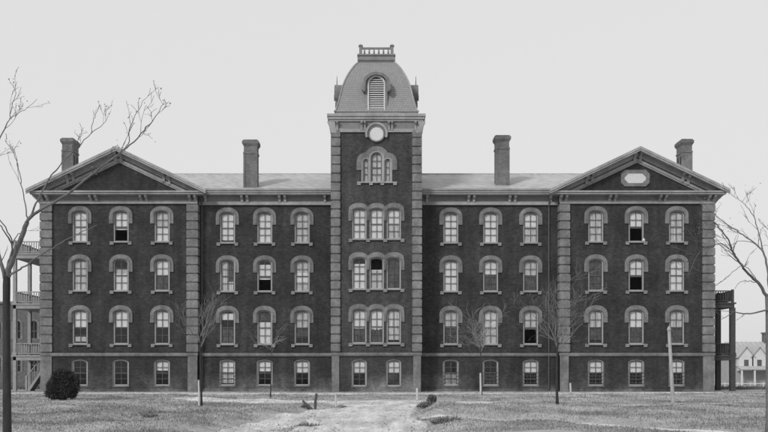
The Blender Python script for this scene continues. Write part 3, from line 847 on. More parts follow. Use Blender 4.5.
# four louvred dormers, one on each side of the mansard
def dormer(k, finial):
    ca, sa = math.cos(k*PI/2), math.sin(k*PI/2)
    def fn(u, v, d):                                            # u sideways, v up, d outwards from the tower's axis
        x, y = u, -d
        return (tcx + x*ca - y*sa, tcy + x*sa + y*ca, v)
    q = MB()
    body = arch(0, 0.86, 22.1, 24.25, 0.86, 14)
    n = len(body)
    q.v = [fn(u, v, 3.12) for u, v in body] + [fn(u, v, 1.2) for u, v in body]
    q.f = [(i, i+1, n+i+1, n+i) for i in range(n-1)]
    q.band(body, arch(0, 0.62, 22.1, 24.25, 0.64, 14), 3.12, 2.95, fn)
    D = q.build('dormer', M['mansard'], B)
    q = MB()
    q.band(arch(0, 0.70, 22.12, 24.25, 0.70, 14), arch(0, 0.58, 22.2, 24.25, 0.58, 14), 3.2, 3.1, fn)
    q.build('louver_frame', M['louver'], D)
    q = MB()
    for i in range(15):
        z = 22.26+i*0.17
        hw_ = 0.58 if z < 24.25 else math.sqrt(max(0.01, 0.58**2-(z-24.25)**2))
        vs = [fn(-hw_, z, 3.13), fn(hw_, z, 3.13), fn(hw_, z+0.10, 3.02), fn(-hw_, z+0.10, 3.02), fn(-hw_, z-0.03, 3.13), fn(hw_, z-0.03, 3.13), fn(hw_, z+0.07, 3.02), fn(-hw_, z+0.07, 3.02)]
        q.add(vs, [(0,1,2,3), (4,7,6,5), (0,4,5,1), (2,6,7,3)])
    q.build('louver', M['louver'], D)
    q = MB(); q.add([fn(-0.7, 22.1, 2.9), fn(0.7, 22.1, 2.9), fn(0.7, 24.9, 2.9), fn(-0.7, 24.9, 2.9)], [(0, 1, 2, 3)]); q.build('louver_backing', M['dark'], D)
    q = MB()
    q.band(arch(0, 1.10, 24.0, 24.2, 0.96, 16), arch(0, 0.86, 24.0, 24.2, 0.74, 16), 3.42, 2.4, fn)
    for s in (-1, 1):
        q.prism([(s*0.84, 24.02), (s*1.18, 24.02), (s*1.14, 23.8), (s*1.0, 23.62), (s*0.88, 23.62)], fn, 3.44, 2.9)
    if finial:
        q.v_count = 0
        base = fn(0, 25.1, 3.25)
        q.tube([base, (base[0], base[1], 25.5), (base[0], base[1], 25.95)], [0.05, 0.035, 0.015], 6)
    q.build('hood', M['stone'], D)
for k in range(4): dormer(k, k in (1, 3))

# ---- porches on the end walls
def porch(side, levels, m, m2, posts, stair=False, pw=0.13, solid_rail=False):
    xw = WING_L[0] if side < 0 else WING_R[1]
    xo = xw + side*(2.55 if side < 0 else 1.95)
    P = None
    for z in levels:
        q = MB()
        q.box(xw+side*0.002, xo+side*0.25, 0.95, 7.2, z-0.12, z)
        q.box(xw+side*0.01, xo+side*0.12, 1.02, 7.1, z-0.42, z-0.119)
        if P is None: P = q.build('porch', m, B)
        else: q.build('deck', m, P)
    P['label'] = 'tiered open porch on the %s end wall' % ('left' if side < 0 else 'right')
    top = max(levels)
    for yy in (1.15, 4.15, 6.9):
        q = MB(); zg = tz(xo, yy)-0.1
        q.box(xo-pw, xo+pw, yy-pw, yy+pw, zg, top-0.43)
        for z in levels:
            if z != top: q.box(xo-pw-.04, xo+pw+.04, yy-pw-.04, yy+pw+.04, z+0.001, z+0.2)
        q.build('post', m2, P)
    for z in levels:
        q = MB()
        rt = z+0.98
        for (a, c) in (((xw+side*.02, 1.1), (xo, 1.1)), ((xo, 1.1), (xo, 7.0))):
            x0, x1 = sorted((a[0], c[0])); y0, y1 = sorted((a[1], c[1]))
            q.box(x0-.04, x1+.04, y0-.045, y1+.045, rt-0.08, rt)
            q.box(x0-.02, x1+.02, y0-.03, y1+.03, z+0.10, z+0.16)
            L = math.hypot(x1-x0, y1-y0); n = int(L/0.19)
            for i in range(n+1):
                t = i/n
                x, y = x0+(x1-x0)*t, y0+(y1-y0)*t
                q.box(x-0.028, x+0.028, y-0.028, y+0.028, z+0.16, rt-0.081)
        for (x, y) in ((xo, 1.1), (xo, 4.1)): q.box(x-.09, x+.09, y-.09, y+.09, z, rt+0.08)
        q.build('railing', m2, P)
    if stair:
        q = MB()
        n = 12; xa, xb = -28.5, -26.95
        for i in range(n):
            x = xa+(xb-xa)*i/n; z = 0.0+2.3*(i+1)/n
            q.box(x, x+(xb-xa)/n+.04, 1.5, 2.8, z-0.05, z)
            q.box(x+0.03, x+0.06, 1.52, 2.78, z-0.19, z-0.051)
        q.prism([(xa-.1, 0), (xa+.15, 0), (xb, 2.1), (xb, 2.42)], lambda u, v, d: (u, d, v), 1.4, 1.48)
        S = q.build('staircase', m2, P)
        q = MB()
        q.box(xa-.2, xa-.04, 1.36, 1.52, 0, 1.25)
        q.tube([(xa-.12, 1.44, 1.15), (xb, 1.44, 3.25)], [0.05, 0.05], 6)
        for i in range(7):
            t = (i+.5)/7; x = xa+(xb-xa)*t
            q.box(x-.02, x+.02, 1.42, 1.46, 0.1+2.2*t, 1.15+2.1*t)
        q.build('handrail', m2, S)
porch(-1, (11.2, 7.12, 2.92), M['porch_pale'], M['porch_pale'], 3, stair=True)
porch(1, (7.2, 2.92), M['porch_dark'], M['porch_dark'], 3, pw=0.19)

# small things on the facade
j = MB()
jx, jy, jz = WX(643.3, 70)-0.0, GF-0.09, 11.98
j.tube([(jx, jy, jz), (jx, jy, jz+0.03), (jx, jy, jz+0.16), (jx, jy, jz+0.2), (jx, jy, jz+0.26)], [0.07, 0.11, 0.13, 0.06, 0.07], 10)
tag(j.build('jug', M['disc'], None, True), 'small white jug on a top-floor window sill of the right wing', 'jug')

# ------------------------------------------------------------------ brick annex behind the left porch
ax0, ax1, ay0, ay1 = -62.0, -33.8, 25.0, 34.0
A = thing('brick_annex', ((ax0+ax1)/2, ay0, -1), 'low grey brick annex with small arched windows behind the left porch', 'building')
b = MB()
azt = WZ(303.5, 95)
acols = [(WX(p, 95), 0.42, [(1.4, 2.9, 0.3), (5.0, 6.7, 0.3)]) for p in (-22, -2.5, 17.2, 33.8)]
wall_front(b, ax0, ax1, -1.9, azt, ay0, acols, 0.3)
b.add([(ax1, ay0, -1.9), (ax1, ay1, -1.9), (ax1, ay1, azt), (ax1, ay0, azt)], [(0,1,2,3)])
b.add([(ax0, ay1, -1.9), (ax0, ay0, -1.9), (ax0, ay0, azt), (ax0, ay1, azt)], [(0,1,2,3)])
b.add([(ax1, ay1, -1.9), (ax0, ay1, -1.9), (ax0, ay1, azt), (ax1, ay1, azt)], [(0,1,2,3)])
b.build('wall', M['brick_annex'], A)
b = MB(); b.box(ax0-.25, ax1+.25, ay0-.25, ay1+.25, azt, azt+.22); b.build('roof', M['frieze'], A)
for cx, hw, ops in acols:
    for zb, zs, r in ops:
        q = MB(); q.band(arch(cx, hw-.002, zb, zs, r), arch(cx, hw-.1, zb+.1, zs, r-.06), ay0+.05, ay0+.15)
        q.box(cx-hw+.1, cx+hw-.1, ay0+.05, ay0+.15, zb, zb+.1); q.box(cx-.03, cx+.03, ay0+.07, ay0+.13, zb+.1, zs+r-.06); q.box(cx-hw+.1, cx+hw-.1, ay0+.07, ay0+.13, (zb+zs)/2, (zb+zs)/2+.07)
        W = q.build('window', M['stone'], A)
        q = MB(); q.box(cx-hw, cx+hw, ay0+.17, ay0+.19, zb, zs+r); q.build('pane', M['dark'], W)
        q = MB(); q.band(arch(cx, hw+.2, zb, zs, r+.2), arch(cx, hw+.001, zb, zs, r+.001), ay0-.05, ay0-.002); q.build('surround', M['stone'], W)

# ------------------------------------------------------------------ far houses on the right
def frame_house(name, x0, x1, y0, y1, zg, ze, zr, label, wallm, roofm, gables=(), porch_h=None, ch=None):
    H = thing(name, ((x0+x1)/2, y0, zg), label, 'house', 'frame houses beyond the lawn')
    b = MB(); b.box(x0, x1, y0, y1, zg-.3, ze)
    ym = (y0+y1)/2
    b.build('wall', wallm, H)
    q = MB()
    q.prism([(y0-.5, ze), (ym, zr), (y1+.5, ze), (y1+.5, ze-.15), (ym, zr-.2), (y0-.5, ze-.15)], lambda u, v, d: (d, u, v), x0-.4, x1+.4)
    n = int((x1-x0)/0.8)
    for i in range(n):
        x = x0+(x1-x0)*i/n
        q.prism([(y0-.5, ze), (ym, zr), (ym, zr+.1), (y0-.5, ze+.1)], lambda u, v, d: (d, u, v), x, x+.08)
    rf = q.build('roof', roofm, H)
    for gx in gables:
        q = MB(); q.prism([(gx-1.3, ze-2.6), (gx+1.3, ze-2.6), (gx+1.3, ze+.1), (gx, ze+1.7), (gx-1.3, ze+.1)], lambda u, v, d: (u, d, v), y0-1.0, y0+2.8); G = q.build('gable', M['house_white'], H)
        q = MB()
        for s in (-1, 1): q.prism([(gx, ze+1.72), (gx+s*1.6, ze-.25), (gx+s*1.6, ze-.05), (gx, ze+1.95)], lambda u, v, d: (u, d, v), y0-1.3, y0+2.8)
        q.build('gable_roof', roofm, G)
        q = MB(); q.box(gx-.4, gx+.4, y0-1.05, y0-1.001, ze-2.0, ze-.6); q.build('window', M['sash'], G)
    k = 0
    x = x0+.8
    while x < x1-1.2:
        if not any(abs(x+.45-gx) < 2.0 for gx in gables):
            for z in (zg+1.0, ze-2.1):
                q = MB(); q.box(x, x+.9, y0-.05, y0-.001, z, z+1.5); W = q.build('window', M['sash'], H)
                q = MB(); q.box(x-.1, x+1.0, y0-.08, y0-.051, z+.72, z+.8); q.build('window_rail', M['house_white'], W)
        x += 2.2
    if porch_h:
        q = MB(); q.prism([(y0-2.6, porch_h), (y0-.002, porch_h+.9), (y0-.002, porch_h+.75), (y0-2.6, porch_h-.15)], lambda u, v, d: (d, u, v), x0-.2, x1+.2); q.box(x0, x1, y0-2.5, y0-.06, zg-.3, zg+.5)
        Pp = q.build('porch', roofm, H)
        n = int((x1-x0)/2.4)+1
        for i in range(n+1):
            xx = x0+.1+(x1-x0-.2)*i/n
            q = MB(); q.box(xx-.13, xx+.13, y0-2.45, y0-2.2, zg+.5, porch_h-.05); q.build('post', M['house_white'], Pp)
    if ch:
        q = MB(); q.box(ch-.45, ch+.45, ym-.5, ym+.5, ze, zr+1.5); q.box(ch-.6, ch+.6, ym-.6, ym+.6, zr+1.5, zr+1.75); q.build('chimney', M['brick_annex'], rf)
    return H
zg = -1.75
frame_house('frame_house', WX(736, 160), WX(766, 160)+4, 90, 98, zg, WZ(356.5, 160), WZ(345, 160)+.7, 'pale two-storey frame house with ribbed roof, brick chimney and front porch, nearest the right edge', M['house_grey'], M['house_roof'],
            gables=(WX(744, 160), WX(757, 160)), porch_h=WZ(369, 158), ch=WX(763, 165))
frame_house('frame_house', WX(712, 210), WX(729, 210), 140, 148, zg, WZ(371, 210), WZ(361.5, 210), 'smaller pale house seen through the posts of the right porch', M['house_white'], M['house_grey'], porch_h=None)
# board fence before the far houses
Fz = thing('picket_fence', (66, 80, zg), 'low pale rail fence in front of the far frame houses', 'fence')
for z in (0.4, 0.9):
    q = MB(); q.box(WX(712, 150), 90, 80, 80.06, zg+z, zg+z+.12); q.build('rail', M['house_white'], Fz)
x = WX(712, 150)
while x < 90:
    q = MB(); q.box(x, x+.12, 80.07, 80.2, zg-.2, zg+1.2); q.build('post', M['house_white'], Fz); x += 2.2

# ------------------------------------------------------------------ posts and stakes
def stake(name, px, ytop, d, r, m, label, cat='stake', lean=(0, 0), group='white stakes beside the drive and the young trees', cap=False, ybase=None):
    x = WX(px, d); y = d-DIST; z0 = tz(x, y)
    zt2 = WZ(ytop, d)
    o = thing(name, (x, y, z0), label, cat, group)
    q = MB(); n = 6
    pts, rd = [], []
    for i in range(n+1):
        t = i/n
        pts.append((x+lean[0]*t+0.01*math.sin(5*t), y+lean[1]*t, z0-0.15+(zt2-z0+.15)*t)); rd.append(r*(1.1-0.2*t))
    q.tube(pts, rd, 8)
    q.build('shaft', m, o, smooth=False)
    if cap:
        q = MB(); tx, ty, tz_ = pts[-1]
        q.tube([(tx, ty, tz_+.001), (tx, ty, tz_+.04), (tx, ty, tz_+.12), (tx, ty, tz_+.22), (tx, ty, tz_+.27)], [r*.95, r*1.15, r*1.1, r*.6, r*.2], 8)
        q.build('cap', m, o, smooth=True)
    return o
stake('post', 673, 331, 47, 0.095, M['post_white'], 'tall weathered pale post leaning slightly on the right lawn', 'post', lean=(-0.2, 0), group=None, cap=True)
stake('stake', 417.2, 388, 52.5, 0.075, M['stake_white'], 'short white stake right of the drive, in front of the tower corner')
stake('stake', 336, 395, 41, 0.045, M['stake_white'], 'thin white stake left of the drive with a dark stone beside it')
stake('stake', 480.6, 373, 59.8, 0.065, M['stake_white'], 'white stake against the thin tree under the middle right windows')
stake('stake', 570.5, 383, 67.8, 0.075, M['stake_white'], 'small white stake at the foot of the right wing pilaster')
stake('stake', 198.9, 380, 37.4, 0.045, M['stake_white'], 'white stake tied behind the trunk of the young tree on the left lawn')
# leaning dark post with its prop and wire
gp = thing('gate_post', (WX(316, 39.5), -30.5, tz(WX(316, 39.5), -30.5)), 'dark leaning post with fallen rail and pale brace left of the drive', 'post')
x, y = WX(315, 39.5), -30.5; z0 = tz(x, y)
q = MB(); q.tube([(x, y, z0-.2), (x+.02, y, z0+.4), (x+.07, y, WZ(393.5, 39.5))], [.065, .06, .055], 8); q.build('shaft', M['post_dark'], gp)
q = MB(); q.tube([(x-.1, y-.1, z0+.02), (x-.35, y, z0+.22), (x-.56, y+.1, z0+.42)], [.06, .06, .05], 7); q.build('rail', M['post_dark'], gp)
q = MB(); q.tube([(x-.5, y+.05, z0+.3), (x+.02, y, WZ(394.5, 39.5))], [.016, .014], 5); q.build('brace', M['post_white'], gp)

def rock(px, d, r, seed, label, flat=.6, m='rock', zoff=0):
    rs = random.Random(seed)
    x, y = WX(px, d), d-DIST; z = tz(x, y)
    q = MB(); nu, nv = 10, 7
    ph = [rs.uniform(0, 6) for _ in range(4)]
    for j in range(nv+1):
        for i in range(nu):
            t, p = PI*j/nv, 2*PI*i/nu
            k = r*(1+.18*math.sin(2*p+ph[0])*math.sin(t)+.15*math.sin(3*t+ph[1])+.1*math.sin(4*p+3*t+ph[2]))
            q.v.append((x+k*1.3*math.sin(t)*math.cos(p), y+k*math.sin(t)*math.sin(p), z+zoff+r*flat*.35+k*flat*math.cos(t)))
    for j in range(nv):
        for i in range(nu): q.f.append((j*nu+i, j*nu+(i+1) % nu, (j+1)*nu+(i+1) % nu, (j+1)*nu+i))
    return tag(q.build('stone', M[m], None), label, 'stone')
rock(341.5, 41, .16, 3, 'dark flat stone beside the thin white stake on the drive')
rock(460.5, 47.5, .1, 5, 'small dark stone lying on the right lawn')
rock(606, 40, .045, 8, 'small pale stone in the grass of the right lawn', m='disc')

# ------------------------------------------------------------------ plants
def leaf_cloud(q, cx, cy, cz, rx, ry, rz, n, size, rs, lobes=()):
    for _ in range(n):
        while True:
            v = Vector((rs.uniform(-1, 1), rs.uniform(-1, 1), rs.uniform(-1, 1)))
            if 0.05 < v.length <= 1: break
        v = v.normalized()*(v.length**0.35)
        k = 1+.13*math.sin(5*v.x+3*v.z+1)+.12*math.sin(7*v.y+4*v.x)+rs.uniform(-.05, .09)
        p = Vector((cx+v.x*rx*k, cy+v.y*ry*k, cz+v.z*rz*k))
        d = (v + Vector((rs.gauss(0, .6), rs.gauss(0, .6), rs.gauss(0, .6)+.2))).normalized()
        a = d.cross(Vector((rs.uniform(-1, 1), rs.uniform(-1, 1), rs.uniform(-1, 1)))).normalized()
        s = size*rs.uniform(.6, 1.4)
        q.add([p-a*s*.25, p+a*s*.25, p+d*s], [(0, 1, 2)])
rs = random.Random(11)
bx, bd = WX(62.5, 51), 51
bo = thing('evergreen_bush', (bx, bd-DIST, tz(bx, bd-DIST)), 'round dark evergreen bush on the lawn before the left wing', 'bush')
q = MB(); zc = tz(bx, bd-DIST)+.93
bx += .12
leaf_cloud(q, bx, bd-DIST, zc+.02, .78, .75, .68, 9000, .15, rs)
leaf_cloud(q, bx+.2, bd-DIST-.2, zc-.22, .62, .6, .48, 4200, .15, rs)
leaf_cloud(q, bx-.45, bd-DIST-.1, zc-.4, .46, .5, .4, 2600, .15, rs)
leaf_cloud(q, bx-.08, bd-DIST, zc+.4, .46, .42, .4, 1800, .17, rs)
for _ in range(420):                                     # ragged shoots
    a, e = rs.uniform(0, 2*PI), rs.uniform(-.5, 1.4)
    v = Vector((math.cos(a)*math.cos(e), math.sin(a)*math.cos(e), math.sin(e)))
    p = Vector((bx, bd-DIST, zc-.05)) + Vector((v.x*.84, v.y*.8, v.z*.7)); l = rs.uniform(.08, .24)
    sd = Vector((rs.gauss(0, 1), rs.gauss(0, 1), rs.gauss(0, 1))).normalized()*.018
    q.add([p-sd, p+sd, p+(v+sd*8)*l], [(0, 1, 2)])
q.build('foliage', M['needle'], bo)
q = MB()
for i in range(7):
    a = i*.9; q.tube([(bx, bd-DIST, zc-.98), (bx+.3*math.cos(a), bd-DIST+.3*math.sin(a), zc-.3), (bx+.6*math.cos(a), bd-DIST+.6*math.sin(a), zc+.2)], [.05, .03, .01], 5)
q.build('stem', M['bark'], bo)

def clump(px, d, rx, rz, n, size, seed, label, m='weed', lift=.0, name='shrub', cat='shrub'):
    r2 = random.Random(seed)
    x, y = WX(px, d), d-DIST; z = tz(x, y)
    q = MB()
    leaf_cloud(q, x, y, z+rz*.55+lift, rx, rx*.9, rz, n, size, r2)
    q.tube([(x, y, z-.05), (x, y, z+rz*.5+lift)], [.025, .015], 5)
    return tag(q.build(name, M[m]), label, cat)
clump(432, 36.6, .16, .17, 900, .08, 3, 'small round leafy shrub on the mound right of the drive', lift=.12)
clump(428, 36.3, .36, .1, 650, .11, 4, 'low spreading weed clump at the foot of the mound by the drive', name='weed_clump', cat='weeds')
clump(305.5, 39.6, .16, .12, 500, .1, 6, 'dark weed tuft around the fallen rail of the leaning post', name='weed_clump', cat='weeds')
clump(309, 27.6, .34, .045, 330, .1, 9, 'dark weed tuft on the bank left of the drive', name='weed_clump', cat='weeds')
clump(447, 27.2, .42, .05, 450, .1, 10, 'dark weed tuft on the right verge where the thin path leaves the drive', name='weed_clump', cat='weeds')
clump(150, 28.2, .25, .04, 160, .1, 12, 'small dark weed patch in the left foreground lawn', name='weed_clump', cat='weeds')

# ------------------------------------------------------------------ trees
class Tree:
    def __init__(s, seed): s.rs = random.Random(seed); s.b = MB()
    def twig(s, p, d, L, r, depth, gnarl=.25, up=.1, spread=.6, kids=3, rmin=.003):
        rmin = max(rmin, s.rmin)
        n = 5; pts = [p.copy()]; rads = [r]; dirs = [d.copy()]
        q = p.copy(); dd = d.copy()
        for i in range(n):
            dd = (dd + Vector((s.rs.gauss(0, gnarl), s.rs.gauss(0, gnarl), s.rs.gauss(0, gnarl)+up))*.5).normalized()
            q = q + dd*(L/n); pts.append(q.copy()); rads.append(max(rmin, r*(1-.75*(i+1)/n))); dirs.append(dd.copy())
        s.b.tube(pts, rads, 5 if r > .012 else 3, cap=False)
        if depth <= 0: s.tips.append(q.copy()); return
        for k in range(kids):
            i = min(n, 1+int((k+.5+s.rs.uniform(-.4, .4))*n/kids))
            a = dirs[i].cross(Vector((s.rs.gauss(0, 1), s.rs.gauss(0, 1), s.rs.gauss(0, 1)))).normalized()
            nd = (dirs[i] + a*s.rs.uniform(spread*.6, spread*1.3)).normalized()
            s.twig(pts[i], nd, L*s.rs.uniform(.45, .75), rads[i]*.72, depth-1, gnarl, up, spread, kids, rmin)
    tips = []
    rmin = .003

def young_tree(px, ybase_d, yfork, ytop, halfw, r0, seed, label, m_t='bark', m_c='twig', depth=3, kids=3, n_l=7, up=.12, trunk_lean=0., spread=.6, gnarl=.3, rt=.012, topbias=.7):
    d = ybase_d; x, y = WX(px, d), d-DIST; z0 = tz(x, y)
    T = thing('young_tree', (x, y, z0), label, 'tree', 'young bare trees on the lawn')
    zf = WZ(yfork, d); zt2 = WZ(ytop, d); hw_ = halfw*d/F
    rs = random.Random(seed)
    q = MB(); pts = []; rd = []
    for i in range(9):
        t = i/8; pts.append((x+trunk_lean*t+.03*math.sin(3*t+seed), y+.02*math.sin(4*t), z0-.1+(zf+(zt2-zf)*.25-z0+.1)*t)); rd.append(r0*(1.25-.25*min(1, t*6))*(1-.55*t))
    q.tube(pts, rd, 8); q.build('trunk', M[m_t], T, True)
    tr = Tree(seed); tr.tips = []; tr.rmin = .0011*d/10
    for k in range(n_l):
        ang = 2*PI*k/n_l + rs.uniform(-.4, .4)
        el = rs.uniform(.25, 1) if k < n_l-1 else 1
        zz = zf + (zt2-zf)*.25*k/(n_l-1) - .03
        t = (zz-z0+.1)/(zf+(zt2-zf)*.25-z0+.1); i = min(7, int(t*8)); f_ = t*8-i
        p = Vector(pts[i]).lerp(Vector(pts[i+1]), f_)
        tgt = Vector((x+trunk_lean+hw_*math.cos(ang)*(1.15-el*.6), y+hw_*math.sin(ang)*(1.15-el*.6), zf+(zt2-zf)*(topbias*el+.1)))
        L = (tgt-p).length
        tr.twig(p, (tgt-p).normalized(), L, rt, depth, gnarl, up, spread, kids)
    tr.b.build('crown', M[m_c], T)
    return T
young_tree(201, 37.6, 347, 298, 22, .05, 21, 'young bare tree with upswept dark branches on the left lawn', n_l=9, depth=3, kids=3, up=.24, gnarl=.2, rt=.02, m_c='twig_mid')
young_tree(271, 56.5, 352, 334, 17, .04, 5, 'thin spindly sapling before the middle window of the left range', n_l=5, depth=2, m_c='twig_pale', up=.05, rt=.012)
young_tree(481, 60.3, 352, 314, 20, .06, 33, 'small pale-twigged tree before the middle window of the right range', n_l=13, depth=3, m_c='twig_pale', spread=.8, up=.06, rt=.024)
young_tree(557.5, 38.3, 352, 292, 27, .062, 41, 'largest young tree on the lawn, spreading bare crown in front of the right wing corner', n_l=11, depth=3, spread=.85, up=.06, rt=.025, m_c='twig_mid', topbias=.85)

def limb(tr, path, d0, dd, r0, r1, side=0, L=.5, depth=1, drift=0):
    """main limb through measured points; d0 + dd*t is its distance from the camera along the way"""
    n = len(path); P = []
    for i, (px, py) in enumerate(path):
        t = i/(n-1); d = d0+dd*t
        P.append(Vector((WX(px, d), d-DIST, WZ(py, d))))
    # resample smoothly
    out = []
    for i in range(n-1):
        p0, p1, p2, p3 = P[max(i-1, 0)], P[i], P[i+1], P[min(i+2, n-1)]
        for k in range(4):
            t = k/4
            out.append(.5*((2*p1)+(p2-p0)*t+(2*p0-5*p1+4*p2-p3)*t*t+(3*p1-p0-3*p2+p3)*t**3) + Vector((tr.rs.gauss(0, .006), tr.rs.gauss(0, .006), tr.rs.gauss(0, .006))))
    out.append(P[-1]); m = len(out)
    rd = [r0+(r1-r0)*(i/(m-1))**.8 for i in range(m)]
    tr.b.tube(out, rd, 7 if r0 > .02 else 5)
    for k in range(side):
        i = int(m*(.3+.68*(k+tr.rs.random())/max(1, side))); i = min(m-2, i)
        dr = (out[i+1]-out[i]).normalized()
        a = dr.cross(Vector((tr.rs.gauss(0, 1), tr.rs.gauss(0, 1), tr.rs.gauss(0, 1)))).normalized()
        tr.twig(out[i], (dr+a*.8).normalized(), L*tr.rs.uniform(.5, 1.2), min(rd[i]*.6, .011), depth, .22, .12, .5, 2)
    tr.tips.append(out[-1])

def leaflets(tips, rs, n, size, spread):
    q = MB()
    for p in tips:
        for _ in range(n):
            c = p + Vector((rs.gauss(0, spread), rs.gauss(0, spread), rs.gauss(0, spread)))
            a = Vector((rs.gauss(0, 1), rs.gauss(0, 1), rs.gauss(0, 1))).normalized()*size*rs.uniform(.5, 1.3)
            b_ = a.cross(Vector((rs.gauss(0, 1), rs.gauss(0, 1), 1))).normalized()*size*.6
            q.add([c-a, c-b_, c+a, c+b_], [(0, 1, 2, 3)])
    return q

D0 = 14.0
bx0, by0 = WX(7, D0), D0-DIST
LT = thing('bare_tree', (bx0, by0, tz(bx0, by0)), 'tall dark bare tree leaning its forked limbs across the left edge', 'tree')
tq = MB()
tp = [(7.3, 485), (7.2, 440), (7.0, 400), (6.6, 350), (6.4, 310), (6.6, 285), (7, 270)]
tq.tube([(WX(a, D0), by0, WZ(c, D0) if i else tz(bx0, by0)-.2) for i, (a, c) in enumerate(tp)], [.12, .07, .064, .058, .055, .058, .048], 12)
tq.build('trunk', M['bark'], LT, True)
tr = Tree(77); tr.tips = []
limb(tr, [(7, 276), (11, 262), (17, 247), (22.5, 234), (27, 222)], D0, -.2, .05, .036)
limb(tr, [(27, 222), (38, 211), (60, 199), (80, 184), (96, 171), (110, 160.5), (122, 151.5), (138, 138), (150, 124), (158, 113), (164, 102)], D0-.2, -1.2, .027, .003, 10, .42, 2)
limb(tr, [(124, 150), (128.5, 141), (130, 128), (137, 112), (144, 100)], D0-.95, -.2, .009, .003, 2, .25, 1)
limb(tr, [(26.5, 223), (32.5, 211), (40, 196), (48, 180.5), (56, 170), (66, 158.5), (77, 147), (91, 133.5), (103, 124), (111, 111)], D0-.2, .9, .019, .003, 7, .35, 2)
limb(tr, [(91, 133), (93, 122), (97, 112), (99.6, 105)], D0+.5, .2, .007, .003, 1, .2, 1)
limb(tr, [(27.5, 218), (25, 203), (21, 185), (17.5, 165), (12, 150), (5, 140)], D0, .5, .012, .004, 3, .35, 1)
limb(tr, [(17.5, 166), (16, 154), (12, 147)], D0+.3, .2, .006, .003, 1, .25, 1)
limb(tr, [(-6, 150), (0, 138), (6, 126), (9.5, 118), (13, 103), (16, 92)], D0+.6, .2, .014, .004, 4, .35, 2)
limb(tr, [(9.4, 119), (17, 114), (27, 108), (37, 99)], D0+.75, .2, .007, .003, 2, .25, 1)
limb(tr, [(7.5, 278), (8.5, 262), (12.3, 246), (7, 235), (0, 225)], D0, -.3, .022, .008, 1, .3, 1)
limb(tr, [(12.3, 246), (15, 238), (20, 233), (26, 228)], D0-.2, .3, .01, .005, 1, .3, 1)
limb(tr, [(12.3, 243), (8, 232), (-6, 212)], D0-.2, -.3, .012, .008, 0)
limb(tr, [(6, 282), (1, 262), (-4, 245), (-12, 225)], D0, .3, .034, .02, 1, .4, 1)
limb(tr, [(8, 277), (15, 272), (25, 266), (42, 254), (56, 246), (70, 238), (84, 231), (97, 225)], D0, -1.0, .02, .004, 2, .2, 1)
limb(tr, [(-12, 225), (-14, 190), (-10, 160), (-4, 146)], D0+.3, .3, .02, .012, 2, .4, 2)
tr.b.build('crown', M['twig'], LT, True)
leaflets([t for t in tr.tips if t.z > 4.6], random.Random(4), 1, .016, .03).build('leaves', M['weed'], LT)

D1 = 16.0
rx, ry = WX(771, D1), D1-DIST
RT = thing('bare_tree', (rx, ry, tz(rx, ry)), 'bare tree at the right edge with long limbs reaching toward the right wing', 'tree')
tq = MB()
tq.tube([(WX(770.5, D1), ry, tz(rx, ry)-.2), (WX(770.5, D1), ry, WZ(420, D1)), (WX(770, D1), ry, WZ(360, D1)), (WX(769.5, D1), ry, WZ(310, D1)), (WX(768, D1), ry, WZ(294, D1))], [.13, .085, .075, .07, .055], 12)
tq.build('trunk', M['twig'], RT, True)
tr = Tree(99); tr.tips = []
limb(tr, [(768, 298), (760, 285), (752, 277), (745, 270), (738, 260), (733, 252), (729, 241), (723, 232), (715, 223), (706, 216)], D1, -.8, .032, .005, 10, .45, 2)
limb(tr, [(745, 270), (735, 257), (727, 250), (714, 240)], D1-.3, -.5, .009, .004, 2, .3, 1)
limb(tr, [(769, 290), (767, 268), (763, 252), (753, 242), (740, 233), (727, 224), (713, 213), (703, 203)], D1, .8, .024, .004, 7, .4, 2)
limb(tr, [(763, 252), (761, 243), (757, 226), (753, 215), (747, 207), (742, 202), (737, 198)], D1+.4, .3, .013, .004, 5, .35, 2)
limb(tr, [(742, 202), (748, 194), (754, 186)], D1+.7, .1, .004, .002, 1, .2, 1)
limb(tr, [(771, 310), (762, 311), (747, 314), (735, 312), (728, 316), (720, 320)], D1, -.5, .02, .004, 2, .3, 1)
limb(tr, [(735, 312), (722, 311), (708, 310)], D1-.35, -.2, .007, .003, 1, .2, 1)
limb(tr, [(758, 283), (750, 281), (742, 281.5), (737, 285), (735, 289)], D1, -.4, .008, .003, 1, .2, 1)
limb(tr, [(757, 281), (745, 266), (733, 272), (720, 283), (712, 288)], D1-.1, -.5, .008, .003, 2, .3, 1)
limb(tr, [(733, 252), (722, 244), (714, 245), (700, 252), (694, 262), (689, 275)], D1-.5, -.5, .009, .003, 8, .35, 2)
limb(tr, [(755, 243), (742, 241), (728, 245), (714, 244)], D1+.3, -.3, .007, .003, 1, .2, 1)
limb(tr, [(769, 285), (774, 262), (772, 240), (768, 225)], D1, .5, .03, .01, 3, .4, 2)
tr.b.build('crown', M['twig'], RT, True)
leaflets([t for t in tr.tips if t.z > 4.2], random.Random(5), 1, .014, .05).build('leaves', M['weed'], RT)

